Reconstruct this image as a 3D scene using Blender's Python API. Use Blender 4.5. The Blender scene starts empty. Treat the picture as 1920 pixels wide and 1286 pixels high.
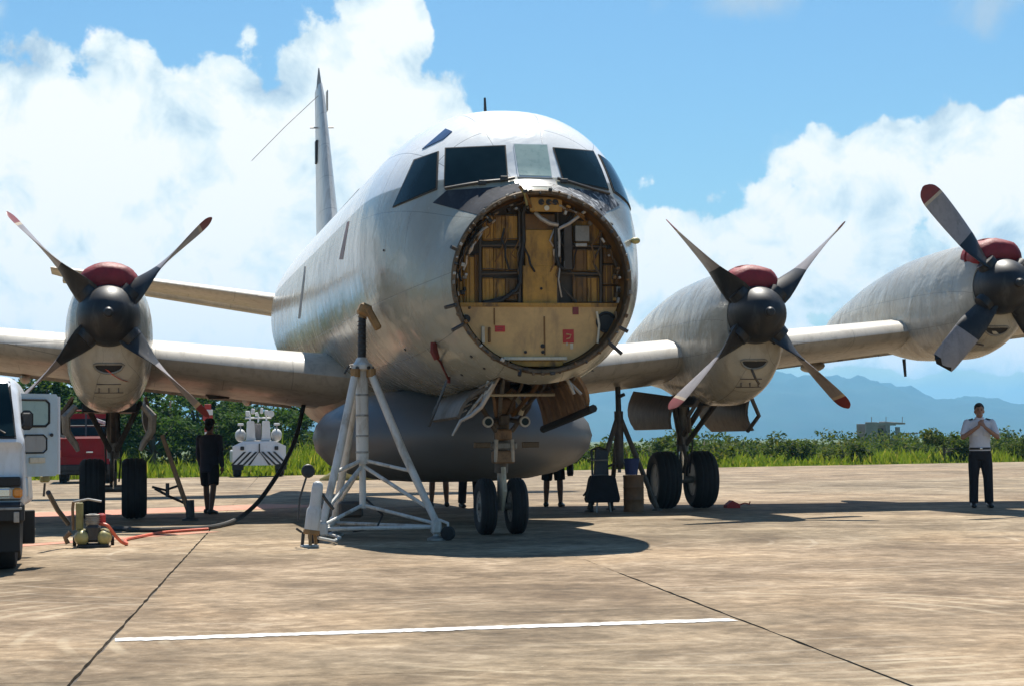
import bpy, bmesh, math, random
import numpy as np
from mathutils import Vector, Matrix
from mathutils.bvhtree import BVHTree
R = math.radians
random.seed(7); rng = np.random.default_rng(7)
S = bpy.context.scene
COL = S.collection

# ---------------------------------------------------------------- camera
CAM_POS = Vector((-4.7206, -21.2904, 1.1668))
YAW, PITCH, ROLL, FPX = R(11.59), R(2.96), R(-0.66), 3576.5
fwd = Vector((math.sin(YAW)*math.cos(PITCH), math.cos(YAW)*math.cos(PITCH), math.sin(PITCH)))
rt0 = Vector((math.cos(YAW), -math.sin(YAW), 0)); up0 = rt0.cross(fwd)
rgt = rt0*math.cos(ROLL) + up0*math.sin(ROLL); upv = -rt0*math.sin(ROLL) + up0*math.cos(ROLL)
cam = bpy.data.cameras.new('camera'); cam_o = bpy.data.objects.new('camera', cam); COL.objects.link(cam_o)
M = Matrix((rgt, upv, -fwd)).transposed().to_4x4(); M.translation = CAM_POS
cam_o.matrix_world = M
cam.sensor_width = 36; cam.lens = 36*FPX/1920; cam.clip_start = .1; cam.clip_end = 20000
S.camera = cam_o

# ---------------------------------------------------------------- node helpers
class NG:
    def __init__(s, tree): s.t = tree; s.n = tree.nodes; s.l = tree.links
    def new(s, typ, **kw):
        n = s.n.new(typ)
        for k, v in kw.items(): setattr(n, k, v)
        return n
    def put(s, sock, v):
        if v is None: return
        if isinstance(v, bpy.types.NodeSocket): s.l.new(v, sock)
        else:
            try: sock.default_value = v
            except Exception: sock.default_value = tuple(v)+(1,)
    def m(s, op, a, b=None, c=None, clamp=False):
        n = s.new('ShaderNodeMath', operation=op, use_clamp=clamp)
        s.put(n.inputs[0], a); s.put(n.inputs[1], b)
        if c is not None: s.put(n.inputs[2], c)
        return n.outputs[0]
    def noise(s, vec, scale, detail=4, rough=.55, dist=0.):
        n = s.new('ShaderNodeTexNoise'); s.put(n.inputs['Vector'], vec)
        n.inputs['Scale'].default_value = scale; n.inputs['Detail'].default_value = detail
        n.inputs['Roughness'].default_value = rough; n.inputs['Distortion'].default_value = dist
        return n.outputs['Fac']
    def ramp(s, fac, stops):
        n = s.new('ShaderNodeValToRGB'); s.put(n.inputs[0], fac); e = n.color_ramp.elements
        while len(e) < len(stops): e.new(.5)
        for el, (p, c) in zip(e, stops):
            el.position = p; el.color = (c, c, c, 1) if isinstance(c, (int, float)) else tuple(c)+(1,)
        return n.outputs[0]
    def sstep(s, x, a, b):
        n = s.new('ShaderNodeMapRange', interpolation_type='SMOOTHSTEP'); s.put(n.inputs[0], x)
        n.inputs[1].default_value = a; n.inputs[2].default_value = b
        return n.outputs[0]
    def mix(s, f, a, b, mode='MIX'):
        n = s.new('ShaderNodeMix', data_type='RGBA', blend_type=mode)
        s.put(n.inputs[0], f); s.put(n.inputs[6], a); s.put(n.inputs[7], b)
        return n.outputs[2]
    def mapping(s, vec, scale=(1, 1, 1), rot=(0, 0, 0)):
        n = s.new('ShaderNodeMapping'); s.put(n.inputs[0], vec)
        n.inputs['Scale'].default_value = scale; n.inputs['Rotation'].default_value = rot
        return n.outputs[0]

# ---------------------------------------------------------------- world: daylight sky with cumulus
SUN_TO = Vector((.13, .57, 1.0)).normalized()
SUN_EL = math.asin(SUN_TO.z); SUN_AZ = math.atan2(SUN_TO.x, SUN_TO.y)
W = bpy.data.worlds.new('World'); S.world = W; W.use_nodes = True
W.node_tree.nodes.clear(); g = NG(W.node_tree)
sky = g.new('ShaderNodeTexSky', sky_type='NISHITA'); sky.sun_disc = False
sky.sun_elevation = SUN_EL; sky.sun_rotation = SUN_AZ
sky.air_density = 1.3; sky.dust_density = .15; sky.ozone_density = 3.5
tc = g.new('ShaderNodeTexCoord'); dvec = tc.outputs['Generated']
sx = g.new('ShaderNodeSeparateXYZ'); g.put(sx.inputs[0], dvec)
az = g.m('SUBTRACT', g.m('ARCTAN2', sx.outputs[0], sx.outputs[1]), 11.59*math.pi/180)
az = g.m('MULTIPLY', az, 180/math.pi); el = g.m('MULTIPLY', g.m('ARCSINE', sx.outputs[2]), 180/math.pi)
# cumulus banks given as (azimuth, elevation, half width, half height) in degrees of sky
BANKS = [(-13.0, 7.9, 5.2, 4.2), (-15.8, 8.6, 3.4, 3.2), (-4.6, 9.8, 2.8, 3.2), (-3.5, 12.4, 1.1, 1.3), (-8.2, 7.0, 5.5, 4.2),
         (-10.5, 3.6, 11.0, 4.6), (-2.6, 9.3, 1.7, 2.0),
         (10.9, 7.9, 2.9, 1.4), (13.0, 2.7, 5.5, .9), (7.5, 2.9, 3.0, .7), (14.0, 7.7, 3.0, 2.1), (4.6, 5.0, 4.4, 2.5), (.6, 4.2, 6.5, 2.6), (17.0, 7.3, 3.2, 2.7), (8.3, 5.4, 3.4, 2.2),
         (-20, 6, 6, 5), (23, 6, 6, 4), (-7.7, 8.8, 3.3, 2.5), (-27, 6, 7, 6), (-37, 5, 7, 5), (31, 5, 6, 4)]
dens = None
for (a0, e0, ra, re) in BANKS:
    d2 = g.m('ADD', g.m('POWER', g.m('DIVIDE', g.m('SUBTRACT', az, a0), ra), 2.), g.m('POWER', g.m('DIVIDE', g.m('SUBTRACT', el, e0), re), 2.))
    q = g.m('SUBTRACT', 1., g.m('SQRT', d2))
    dens = q if dens is None else g.m('SMOOTH_MAX', dens, q, .15)
THIN = [(12.5, 4.6, 7.5, 3.6), (7.2, 13.0, 2.4, .7), (14.2, 12.6, 1.6, 1.0), (-15.2, 12.7, 1.6, 1.2)]
thin = None
for (a0, e0, ra, re) in THIN:
    d2 = g.m('ADD', g.m('POWER', g.m('DIVIDE', g.m('SUBTRACT', az, a0), ra), 2.), g.m('POWER', g.m('DIVIDE', g.m('SUBTRACT', el, e0), re), 2.))
    q = g.m('SUBTRACT', 1., g.m('SQRT', d2))
    thin = q if thin is None else g.m('MAXIMUM', thin, q)
big = g.noise(dvec, 9, 3, .5); fb = g.noise(dvec, 26, 9, .58, .25); fine = g.noise(dvec, 90, 6, .6)
vor = g.new('ShaderNodeTexVoronoi', feature='SMOOTH_F1'); g.put(vor.inputs['Vector'], dvec)
vor.inputs['Scale'].default_value = 42; vor.inputs['Smoothness'].default_value = .35
puff = g.m('SUBTRACT', .55, vor.outputs['Distance'])
rough_ = g.m('ADD', g.m('MULTIPLY', g.m('SUBTRACT', fb, .5), 1.15), g.m('MULTIPLY', puff, .55))
rough_ = g.m('ADD', rough_, g.m('MULTIPLY', g.m('SUBTRACT', fine, .5), .22))
shape = g.m('ADD', dens, rough_)
# the rest of the dome: scattered fair-weather cumulus
el_out = g.sstep(el, 13.5, 19); az_out = g.sstep(g.m('ABSOLUTE', az), 20, 27)
outside = g.m('MAXIMUM', el_out, az_out)
gen = g.m('ADD', g.m('SUBTRACT', g.noise(dvec, 3.2, 7, .55), .67), g.m('MULTIPLY', g.m('SUBTRACT', outside, 1.), 1.5))
alpha = g.sstep(shape, 0., .13)
tsh = g.m('ADD', g.m('MULTIPLY', thin, .8), g.m('MULTIPLY', g.m('SUBTRACT', fb, .52), 3.0))
alpha_t = g.m('MULTIPLY', g.sstep(tsh, -.1, .9), .8)
alpha = g.m('MAXIMUM', g.m('MAXIMUM', alpha, alpha_t), g.sstep(gen, 0, .12))
band = g.m('MULTIPLY', g.m('SUBTRACT', 1., g.sstep(el, -.5, 4.2)), .55)     # milky air low over the horizon
alpha = g.m('MAXIMUM', alpha, band)
lit = g.m('ADD', g.m('MULTIPLY', g.m('SUBTRACT', shape, .1), .75), g.m('MULTIPLY', g.m('SUBTRACT', g.noise(dvec, 34, 7, .6, .4), .5), 2.2))
ccol = g.ramp(g.m('ADD', lit, .42, clamp=True), [(0., (.46, .60, .74)), (.28, (.66, .79, .87)), (.52, (.86, .95, .97)), (.78, (1.04, 1.04, 1.03))])
ccol = g.mix(1., ccol, (6.7, 6.7, 6.6), 'MULTIPLY')
skyc = g.mix(1., sky.outputs[0], (.44, .59, .68), 'MULTIPLY')
bg = g.new('ShaderNodeBackground'); bg.inputs['Strength'].default_value = .1
g.put(bg.inputs['Color'], g.mix(alpha, skyc, ccol))
wo = g.new('ShaderNodeOutputWorld'); g.l.new(bg.outputs[0], wo.inputs[0])

sun = bpy.data.lights.new('sun', 'SUN'); sun.energy = 5.0; sun.angle = R(.5); sun.color = (1, .95, .86)
sun_o = bpy.data.objects.new('sun', sun); COL.objects.link(sun_o); sun_o.location = (10, 25, 50)
sun_o.rotation_euler = SUN_TO.to_track_quat('Z', 'Y').to_euler()
S.view_settings.view_transform = 'Standard'; S.view_settings.look = 'None'
S.view_settings.exposure = .62; S.view_settings.gamma = 1; S.view_settings.use_curve_mapping = False
S.render.engine = 'CYCLES'
S.cycles.max_bounces = 6; S.cycles.diffuse_bounces = 3; S.cycles.glossy_bounces = 3; S.cycles.volume_bounces = 0
S.cycles.use_denoising = True

# ---------------------------------------------------------------- materials
MATS = {}
def mat(name, col, rough=.5, metal=0., var=.18, vs=2.5, bump=0., bs=12., coat=0., dirt=None, stretch=(1, 1, 1), spec=.5):
    """painted / dirty surface: two-scale colour variation, optional dirt colour with streaks, fine relief"""
    m = bpy.data.materials.new(name); m.use_nodes = True; q = NG(m.node_tree)
    b = m.node_tree.nodes['Principled BSDF']
    t = q.new('ShaderNodeTexCoord').outputs['Object']; t = q.mapping(t, stretch) if stretch != (1, 1, 1) else t
    n1 = q.noise(t, vs, 5, .6); n2 = q.noise(t, vs*7, 4, .6)
    f = q.m('ADD', q.m('MULTIPLY', n1, .65), q.m('MULTIPLY', n2, .35))
    lo = tuple(c*(1-var) for c in col); hi = tuple(min(1, c*(1+var)) for c in col)
    c = q.ramp(f, [(.32, lo), (.68, hi)])
    if dirt:
        dcol, amt, dsc = dirt
        dn = q.noise(q.mapping(t, (1, 1, .35)), dsc, 7, .65, .4)
        c = q.mix(q.m('MULTIPLY', q.sstep(dn, .47, .7), amt), c, dcol)
    q.put(b.inputs['Base Color'], c)
    q.put(b.inputs['Roughness'], q.m('ADD', q.m('MULTIPLY', q.m('SUBTRACT', n2, .5), .3), rough, clamp=True))
    b.inputs['Metallic'].default_value = metal; b.inputs['Coat Weight'].default_value = coat
    b.inputs['Coat Roughness'].default_value = .12; b.inputs['Specular IOR Level'].default_value = spec
    if bump:
        bp = q.new('ShaderNodeBump'); bp.inputs['Strength'].default_value = bump; bp.inputs['Distance'].default_value = .02
        q.put(bp.inputs['Height'], q.noise(t, bs, 4, .6)); q.put(b.inputs['Normal'], bp.outputs[0])
    MATS[name] = m
    return m
mat('steel_grey', (.32, .32, .31), .45, .6, dirt=((.12, .09, .06), .5, 9))
mat('jack_white', (.60, .60, .57), .45, 0, .1, 4, dirt=((.30, .24, .17), .7, 7))
mat('dark_metal', (.05, .05, .05), .5, .3, .3, 5, dirt=((.10, .07, .045), .5, 8))
mat('gear_metal', (.26, .24, .21), .5, .3, .3, 6, dirt=((.07, .05, .035), .75, 9))
mat('gear_dark', (.11, .09, .07), .55, .2, .4, 6, dirt=((.04, .03, .025), .7, 9))
mat('rust_metal', (.28, .17, .09), .65, .1, .4, 6, dirt=((.08, .05, .03), .6, 10))
mat('rubber', (.022, .022, .022), .8, 0, .25, 8, .3, 40)
mat('black_paint', (.013, .013, .014), .5, 0, .3, 4, dirt=((.08, .075, .07), .4, 6))
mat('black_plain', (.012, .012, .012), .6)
mat('glass_dark', (.009, .022, .027), .12, 0, .2, 1.5, spec=.14)
mat('glass_pale', (.34, .46, .42), .3, 0, .1, 2, spec=.3)
mat('white_paint', (.80, .80, .79), .35, 0, .04, 2, coat=.4, dirt=((.55, .52, .46), .35, 3))
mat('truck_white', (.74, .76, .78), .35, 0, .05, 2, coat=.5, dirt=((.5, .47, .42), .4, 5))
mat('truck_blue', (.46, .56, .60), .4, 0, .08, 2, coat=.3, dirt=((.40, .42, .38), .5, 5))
mat('truck_red', (.23, .006, .010), .5, 0, .15, 3, coat=0., spec=.25, dirt=((.12, .03, .02), .5, 4))
mat('cover_red', (.26, .018, .022), .62, 0, .3, 5, .7, 7, dirt=((.13, .012, .014), .7, 5))
mat('pitot_red', (.17, .03, .022), .7, 0, .3, 9)
mat('ribbon_red', (.62, .09, .05), .7, 0, .15, 9)
mat('orange_hose', (.72, .14, .07), .5, 0, .12, 9)
mat('amber', (.75, .26, .03), .25, 0, .1, 9, coat=.6)
mat('chrome', (.7, .7, .68), .2, .9, .1, 4)
mat('olive', (.30, .27, .10), .55, 0, .2, 7, dirt=((.10, .08, .04), .6, 9))
mat('tank_yellow', (.48, .42, .16), .45, 0, .12, 7, coat=.3, dirt=((.2, .16, .07), .6, 12))
mat('pad_orange', (.30, .17, .06), .6, 0, .3, 14, dirt=((.12, .07, .03), .6, 12))
mat('blue_paint', (.03, .05, .16), .5, 0, .2, 7)
mat('chock_red', (.45, .035, .03), .6, 0, .2, 8)
mat('radome_grey', (.125, .13, .135), .42, 0, .07, 1.5, dirt=((.13, .12, .11), .5, 2.5))
mat('zinc_yellow', (.42, .22, .036), .6, 0, .25, 4, dirt=((.08, .042, .015), .95, 5))  # grime, made heavier and darker to put shade into the upper bulkhead's colour
mat('zinc_dark', (.18, .085, .016), .6, 0, .35, 5, dirt=((.085, .05, .022), .85, 6))
mat('zinc_pale', (.58, .365, .145), .6, 0, .16, 3, dirt=((.30, .19, .09), .65, 4))
mat('zinc_white', (.62, .56, .42), .55, 0, .12, 5, dirt=((.3, .2, .1), .5, 7))
mat('cable_black', (.02, .018, .016), .6, 0, .3, 12)
mat('hose_silver', (.42, .38, .33), .45, .4, .25, 20)
mat('rim_bronze', (.13, .085, .045), .5, .35, .4, 9, dirt=((.055, .035, .02), .8, 12))
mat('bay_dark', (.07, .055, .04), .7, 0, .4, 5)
mat('antiglare', (.038, .041, .05), .8, 0, .2, 5, dirt=((.10, .105, .12), .4, 9), spec=.12)
mat('antiglare_worn', (.055, .06, .07), .6, 0, .3, 9, dirt=((.62, .63, .64), .95, 16), spec=.2)
mat('prop_grey', (.30, .27, .26), .45, 0, .16, 4, dirt=((.16, .14, .13), .6, 7))
mat('prop_red', (.20, .03, .025), .5, 0, .25, 8)
mat('prop_band', (.50, .40, .28), .5, 0, .15, 8)
mat('skin', (.33, .175, .11), .5, 0, .08, 9); mat('skin_dark', (.17, .085, .05), .5, 0, .1, 9)
mat('hair', (.012, .010, .009), .6, 0, .3, 30); mat('shirt_white', (.66, .68, .74), .8, 0, .06, 6, .4, 18)
mat('cloth_black', (.012, .012, .016), .85, 0, .25, 7, .4, 16); mat('cloth_navy', (.022, .024, .042), .85, 0, .25, 7, .4, 16)
mat('shoe', (.015, .014, .013), .4); mat('stripe_dark', (.10, .085, .08), .5); mat('stripe_rust', (.22, .09, .07), .5)
mat('orange_line', (.46, .165, .085), .7, 0, .2, 3, dirt=((.40, .27, .17), .7, 6))
mat('white_line', (.60, .585, .56), .7, 0, .1, 3, dirt=((.36, .30, .22), .8, 4))
mat('seal_dark', (.055, .045, .035), .8); mat('ruin_wall', (.30, .27, .23), .9, 0, .25, .8); mat('ruin_dark', (.03, .03, .03), .9)
mat('bark', (.10, .075, .05), .9, 0, .3, 6, .5, 18); mat('flag_red', (.45, .05, .04), .6); mat('brown_wood', (.21, .11, .05), .7, 0, .3, 6)

def skin_mat(name, lower, upper, split, dirt_amt, wav=.0, rough=.2):
    """aircraft paint: two-tone with a fixed paint line at height `split`, grime streaks, panel seams and rivet relief"""
    m = bpy.data.materials.new(name); m.use_nodes = True; q = NG(m.node_tree); b = m.node_tree.nodes['Principled BSDF']
    t = q.new('ShaderNodeTexCoord').outputs['Object']; s3 = q.new('ShaderNodeSeparateXYZ'); q.put(s3.inputs[0], t)
    uv = q.new('ShaderNodeTexCoord').outputs['UV']
    n1 = q.noise(t, 1.1, 6, .6); n2 = q.noise(q.mapping(t, (3, 3, .8)), 2.2, 7, .65, .6); n3 = q.noise(t, 14, 4, .6)
    low = q.ramp(n1, [(.3, tuple(c*.88 for c in lower)), (.7, tuple(min(1, c*1.1) for c in lower))])
    f = q.sstep(q.m('ADD', s3.outputs[2], q.m('MULTIPLY', q.m('SUBTRACT', n1, .5), .03)), split-.015, split+.015)
    c = q.mix(f, low, upper)
    grime = q.m('MULTIPLY', q.sstep(n2, .44, .72), dirt_amt)
    c = q.mix(q.m('MULTIPLY', grime, q.m('SUBTRACT', 1., q.m('MULTIPLY', f, .75))), c, (.27, .235, .18))
    c = q.mix(q.m('MULTIPLY', q.sstep(n3, .6, .78), .25*dirt_amt), c, (.2, .17, .13))
    br = q.new('ShaderNodeTexBrick'); q.put(br.inputs['Vector'], uv); br.inputs['Scale'].default_value = 1.
    br.inputs['Brick Width'].default_value = 2.1; br.inputs['Row Height'].default_value = .82
    br.inputs['Mortar Size'].default_value = .007; br.inputs['Mortar Smooth'].default_value = .3; br.offset = .5
    c = q.mix(q.m('MULTIPLY', br.outputs['Fac'], .5), c, (.10, .09, .075))
    q.put(b.inputs['Base Color'], c)
    q.put(b.inputs['Roughness'], q.m('ADD', q.m('MULTIPLY', grime, .22), q.m('ADD', rough, q.m('MULTIPLY', q.m('SUBTRACT', n1, .5), .25)), clamp=True))
    b.inputs['Coat Weight'].default_value = .12; b.inputs['Coat Roughness'].default_value = .1
    bp = q.new('ShaderNodeBump'); bp.inputs['Strength'].default_value = .35; bp.inputs['Distance'].default_value = .05
    h = q.m('MULTIPLY', q.noise(t, 1.6, 3, .5, .5), wav)
    h = q.m('ADD', h, q.m('MULTIPLY', q.noise(t, 7, 2), wav*.12))
    h = q.m('SUBTRACT', h, q.m('MULTIPLY', br.outputs['Fac'], .08))
    q.put(bp.inputs['Height'], h); q.put(b.inputs['Normal'], bp.outputs[0])
    MATS[name] = m
skin_mat('fuselage_skin', (.335, .33, .27), (.93, .92, .88), 4.26, .42, 1.3, .22)
skin_mat('nacelle_skin', (.45, .43, .365), (.45, .43, .365), 40, .6, 2.6, .24)
skin_mat('wing_skin', (.53, .485, .41), (.53, .485, .41), 40, .55, .25, .45)
skin_mat('tail_skin', (.58, .57, .54), (.58, .57, .54), 40, .4, .25, .35)
# ---------------------------------------------------------------- mesh helpers
def ray_dir(px, py): return fwd + rgt*((px-960)/FPX) - upv*((py-643)/FPX)
def at(px, py, Y):
    d = ray_dir(px, py); return CAM_POS + d*((Y-CAM_POS.y)/d.y)
def gr(px, py, z=0.):
    d = ray_dir(px, py); return CAM_POS + d*((z-CAM_POS.z)/d.z)

class MB:
    def __init__(s): s.v = []; s.f = []; s.mi = []
    def add(s, vs, fs, mi=0):
        o = len(s.v); s.v += [tuple(v) for v in vs]; s.f += [tuple(i+o for i in f) for f in fs]; s.mi += [mi]*len(fs); return s
    def box(s, c, size, rot=None, bev=None, mi=0):
        bm = bmesh.new(); bmesh.ops.create_cube(bm, size=1)
        bmesh.ops.scale(bm, vec=size, verts=bm.verts)
        bv = min(size)*.12 if bev is None else bev
        if bv > 0: bmesh.ops.bevel(bm, geom=bm.edges[:], offset=bv, segments=1, affect='EDGES')
        mt = Matrix.Translation(Vector(c)) @ (rot.to_4x4() if rot is not None else Matrix())
        bm.transform(mt); bm.verts.ensure_lookup_table(); bm.verts.index_update()
        s.add([v.co for v in bm.verts], [[v.index for v in f.verts] for f in bm.faces], mi); bm.free(); return s
    def tube(s, pts, r, n=8, mi=0, cap=True, flat=1.):
        pts = [Vector(p) for p in pts]; rs = r if isinstance(r, (list, tuple)) else [r]*len(pts)
        up = None; rings = []
        for i, p in enumerate(pts):
            tg = (pts[min(i+1, len(pts)-1)] - pts[max(i-1, 0)]).normalized()
            if up is None: up = tg.orthogonal().normalized()
            up = (up - tg*up.dot(tg)).normalized(); sd = tg.cross(up)
            rings.append([p + (up*math.cos(2*math.pi*k/n) + sd*(math.sin(2*math.pi*k/n)*flat))*rs[i] for k in range(n)])
        return s.loft(rings, mi, cap, cap)
    def loft(s, rings, mi=0, c0=True, c1=True, closed=True):
        n = len(rings[0]); vs = [p for rg in rings for p in rg]; fs = []
        for i in range(len(rings)-1):
            for k in range(n if closed else n-1):
                a, b = i*n+k, i*n+(k+1) % n; fs.append((a, b, b+n, a+n))
        if c0: fs.append(tuple(range(n))[::-1])
        if c1: fs.append(tuple(range((len(rings)-1)*n, len(rings)*n)))
        return s.add(vs, fs, mi)
    def lathe(s, prof, org, axis=(0, 0, 1), n=24, mi=0):
        ax = Vector(axis).normalized(); u = ax.orthogonal().normalized(); w = ax.cross(u); org = Vector(org)
        rings = [[org + ax*h + (u*math.cos(2*math.pi*k/n) + w*math.sin(2*math.pi*k/n))*max(r, 1e-4) for k in range(n)] for r, h in prof]
        return s.loft(rings, mi)
    def ell(s, c, rad, n=14, m=9, rot=None, mi=0):
        c = Vector(c); rings = []
        for j in range(m+1):
            ph = math.pi*j/m; rr = max(math.sin(ph), .002)
            ring = [Vector((rad[0]*rr*math.cos(2*math.pi*k/n), rad[1]*rr*math.sin(2*math.pi*k/n), -rad[2]*math.cos(ph))) for k in range(n)]
            rings.append([c + (rot @ p if rot else p) for p in ring])
        return s.loft(rings, mi)
    def plate(s, poly, th, nrm=None, mi=0):
        poly = [Vector(p) for p in poly]
        if nrm is None: nrm = (poly[1]-poly[0]).cross(poly[2]-poly[0]).normalized()
        o = Vector(nrm)*th; n = len(poly)
        fs = [tuple(range(n)), tuple(range(n, 2*n))[::-1]] + [(k, k+n, (k+1) % n+n, (k+1) % n) for k in range(n)]
        return s.add(poly + [p+o for p in poly], fs, mi)
    def build(s, name, mats, parent=None, smooth=35, **props):
        org = parent_loc(parent)
        me = bpy.data.meshes.new(name)
        me.from_pydata([(v[0]-org[0], v[1]-org[1], v[2]-org[2]) for v in s.v], [], s.f)
        ml = mats if isinstance(mats, (list, tuple)) else [mats]
        for m in ml: me.materials.append(MATS[m] if isinstance(m, str) else m)
        if len(ml) > 1: me.polygons.foreach_set('material_index', s.mi)
        bm = bmesh.new(); bm.from_mesh(me); bmesh.ops.recalc_face_normals(bm, faces=bm.faces[:]); bm.to_mesh(me); bm.free()
        if smooth:
            me.shade_smooth(); me.set_sharp_from_angle(angle=R(smooth))
        o = bpy.data.objects.new(name, me); COL.objects.link(o)
        if parent is not None: o.parent = parent
        for k, v in props.items(): o[k] = v
        return o
def parent_loc(p):
    l = Vector((0, 0, 0))
    while p is not None: l += p.location; p = p.parent
    return l
def thing(name, loc, label, cat, group=None, rz=0.):
    o = bpy.data.objects.new(name, None); o.empty_display_size = .2; COL.objects.link(o); o.location = loc; o.rotation_euler = (0, 0, rz)
    return tag(o, label, cat, group)
def tag(o, label, cat, group=None):
    o['label'] = label; o['category'] = cat
    if group: o['group'] = group
    return o
def copy_tree(o, parent=None):
    c = o.copy(); COL.objects.link(c)
    if parent is not None: c.parent = parent
    for ch in o.children: copy_tree(ch, c)
    return c
def uv_from(me, fn):
    uvl = me.uv_layers.new(name='UVMap'); co = np.empty(len(me.vertices)*3); me.vertices.foreach_get('co', co); co = co.reshape(-1, 3)
    li = np.empty(len(me.loops), dtype=np.int64); me.loops.foreach_get('vertex_index', li)
    uv = fn(co)[li].astype(np.float32); uvl.data.foreach_set('uv', uv.ravel())
def bvh_of(mb): return BVHTree.FromPolygons([Vector(v) for v in mb.v], mb.f)
def hit(bvh, px, py):
    d = ray_dir(px, py).normalized(); r = bvh.ray_cast(CAM_POS, d)
    if r[0] is None:                      # just past the silhouette: the nearest point of the skin
        r = bvh.find_nearest(at(px, py, 1.5)); c = Vector((0, r[0].y, 3.3)); return r[0], (r[1] if r[1].dot(r[0]-c) > 0 else -r[1])
    return r[0], (r[1] if r[1].dot(d) < 0 else -r[1])
def skin_patch(bvh, poly, off=.006, th=.012, nu=10, nv=6, mb=None, mi=0, mirror=False):
    """a panel lying on the aircraft skin: a quad whose corners are found on the skin itself, subdivided so that it follows the curve, with thickness"""
    a, b, c, d = [Vector(p) for p in poly]; mb = mb or MB(); grid = []; last = None
    for j in range(nv+1):
        for i in range(nu+1):
            u, v = i/nu, j/nv; p = (a*(1-u)+b*u)*(1-v) + (d*(1-u)+c*u)*v
            h, n = hit(bvh, p.x, p.y)
            if h is None: h, n = last
            last = (h, n); grid.append((h, n))
    w = nu+1; N = len(grid); top = [h+n*(off+th) for h, n in grid]; bot = [h-n*.01 for h, n in grid]; fs = []
    for j in range(nv):
        for i in range(nu):
            k = j*w+i; fs.append((k, k+1, k+1+w, k+w)); fs.append((N+k, N+k+w, N+k+1+w, N+k+1))
    rim = list(range(w)) + [w*(j+1)-1 for j in range(1, nv+1)] + [N-1-i for i in range(1, w)] + [w*j for j in range(nv-1, 0, -1)]
    for k in range(len(rim)):
        p, q = rim[k], rim[(k+1) % len(rim)]; fs.append((p, p+N, q+N, q))
    vv = top+bot
    if mirror: vv = [Vector((-v.x, v.y, v.z)) for v in vv]
    mb.add(vv, fs, mi); return mb
def pchip(xs, ys):
    xs = np.array(xs, float); ys = np.array(ys, float); h = np.diff(xs); dl = np.diff(ys)/h; m = np.zeros_like(xs)
    for i in range(1, len(xs)-1):
        if dl[i-1]*dl[i] > 0: m[i] = 2*dl[i-1]*dl[i]/(dl[i-1]+dl[i])
    m[0], m[-1] = dl[0], dl[-1]
    def f(x):
        i = int(np.clip(np.searchsorted(xs, x)-1, 0, len(xs)-2)); t = (x-xs[i])/h[i]
        return float((1+2*t)*(1-t)**2*ys[i] + t*(1-t)**2*h[i]*m[i] + t*t*(3-2*t)*ys[i+1] + t*t*(t-1)*h[i]*m[i+1])
    return f

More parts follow.
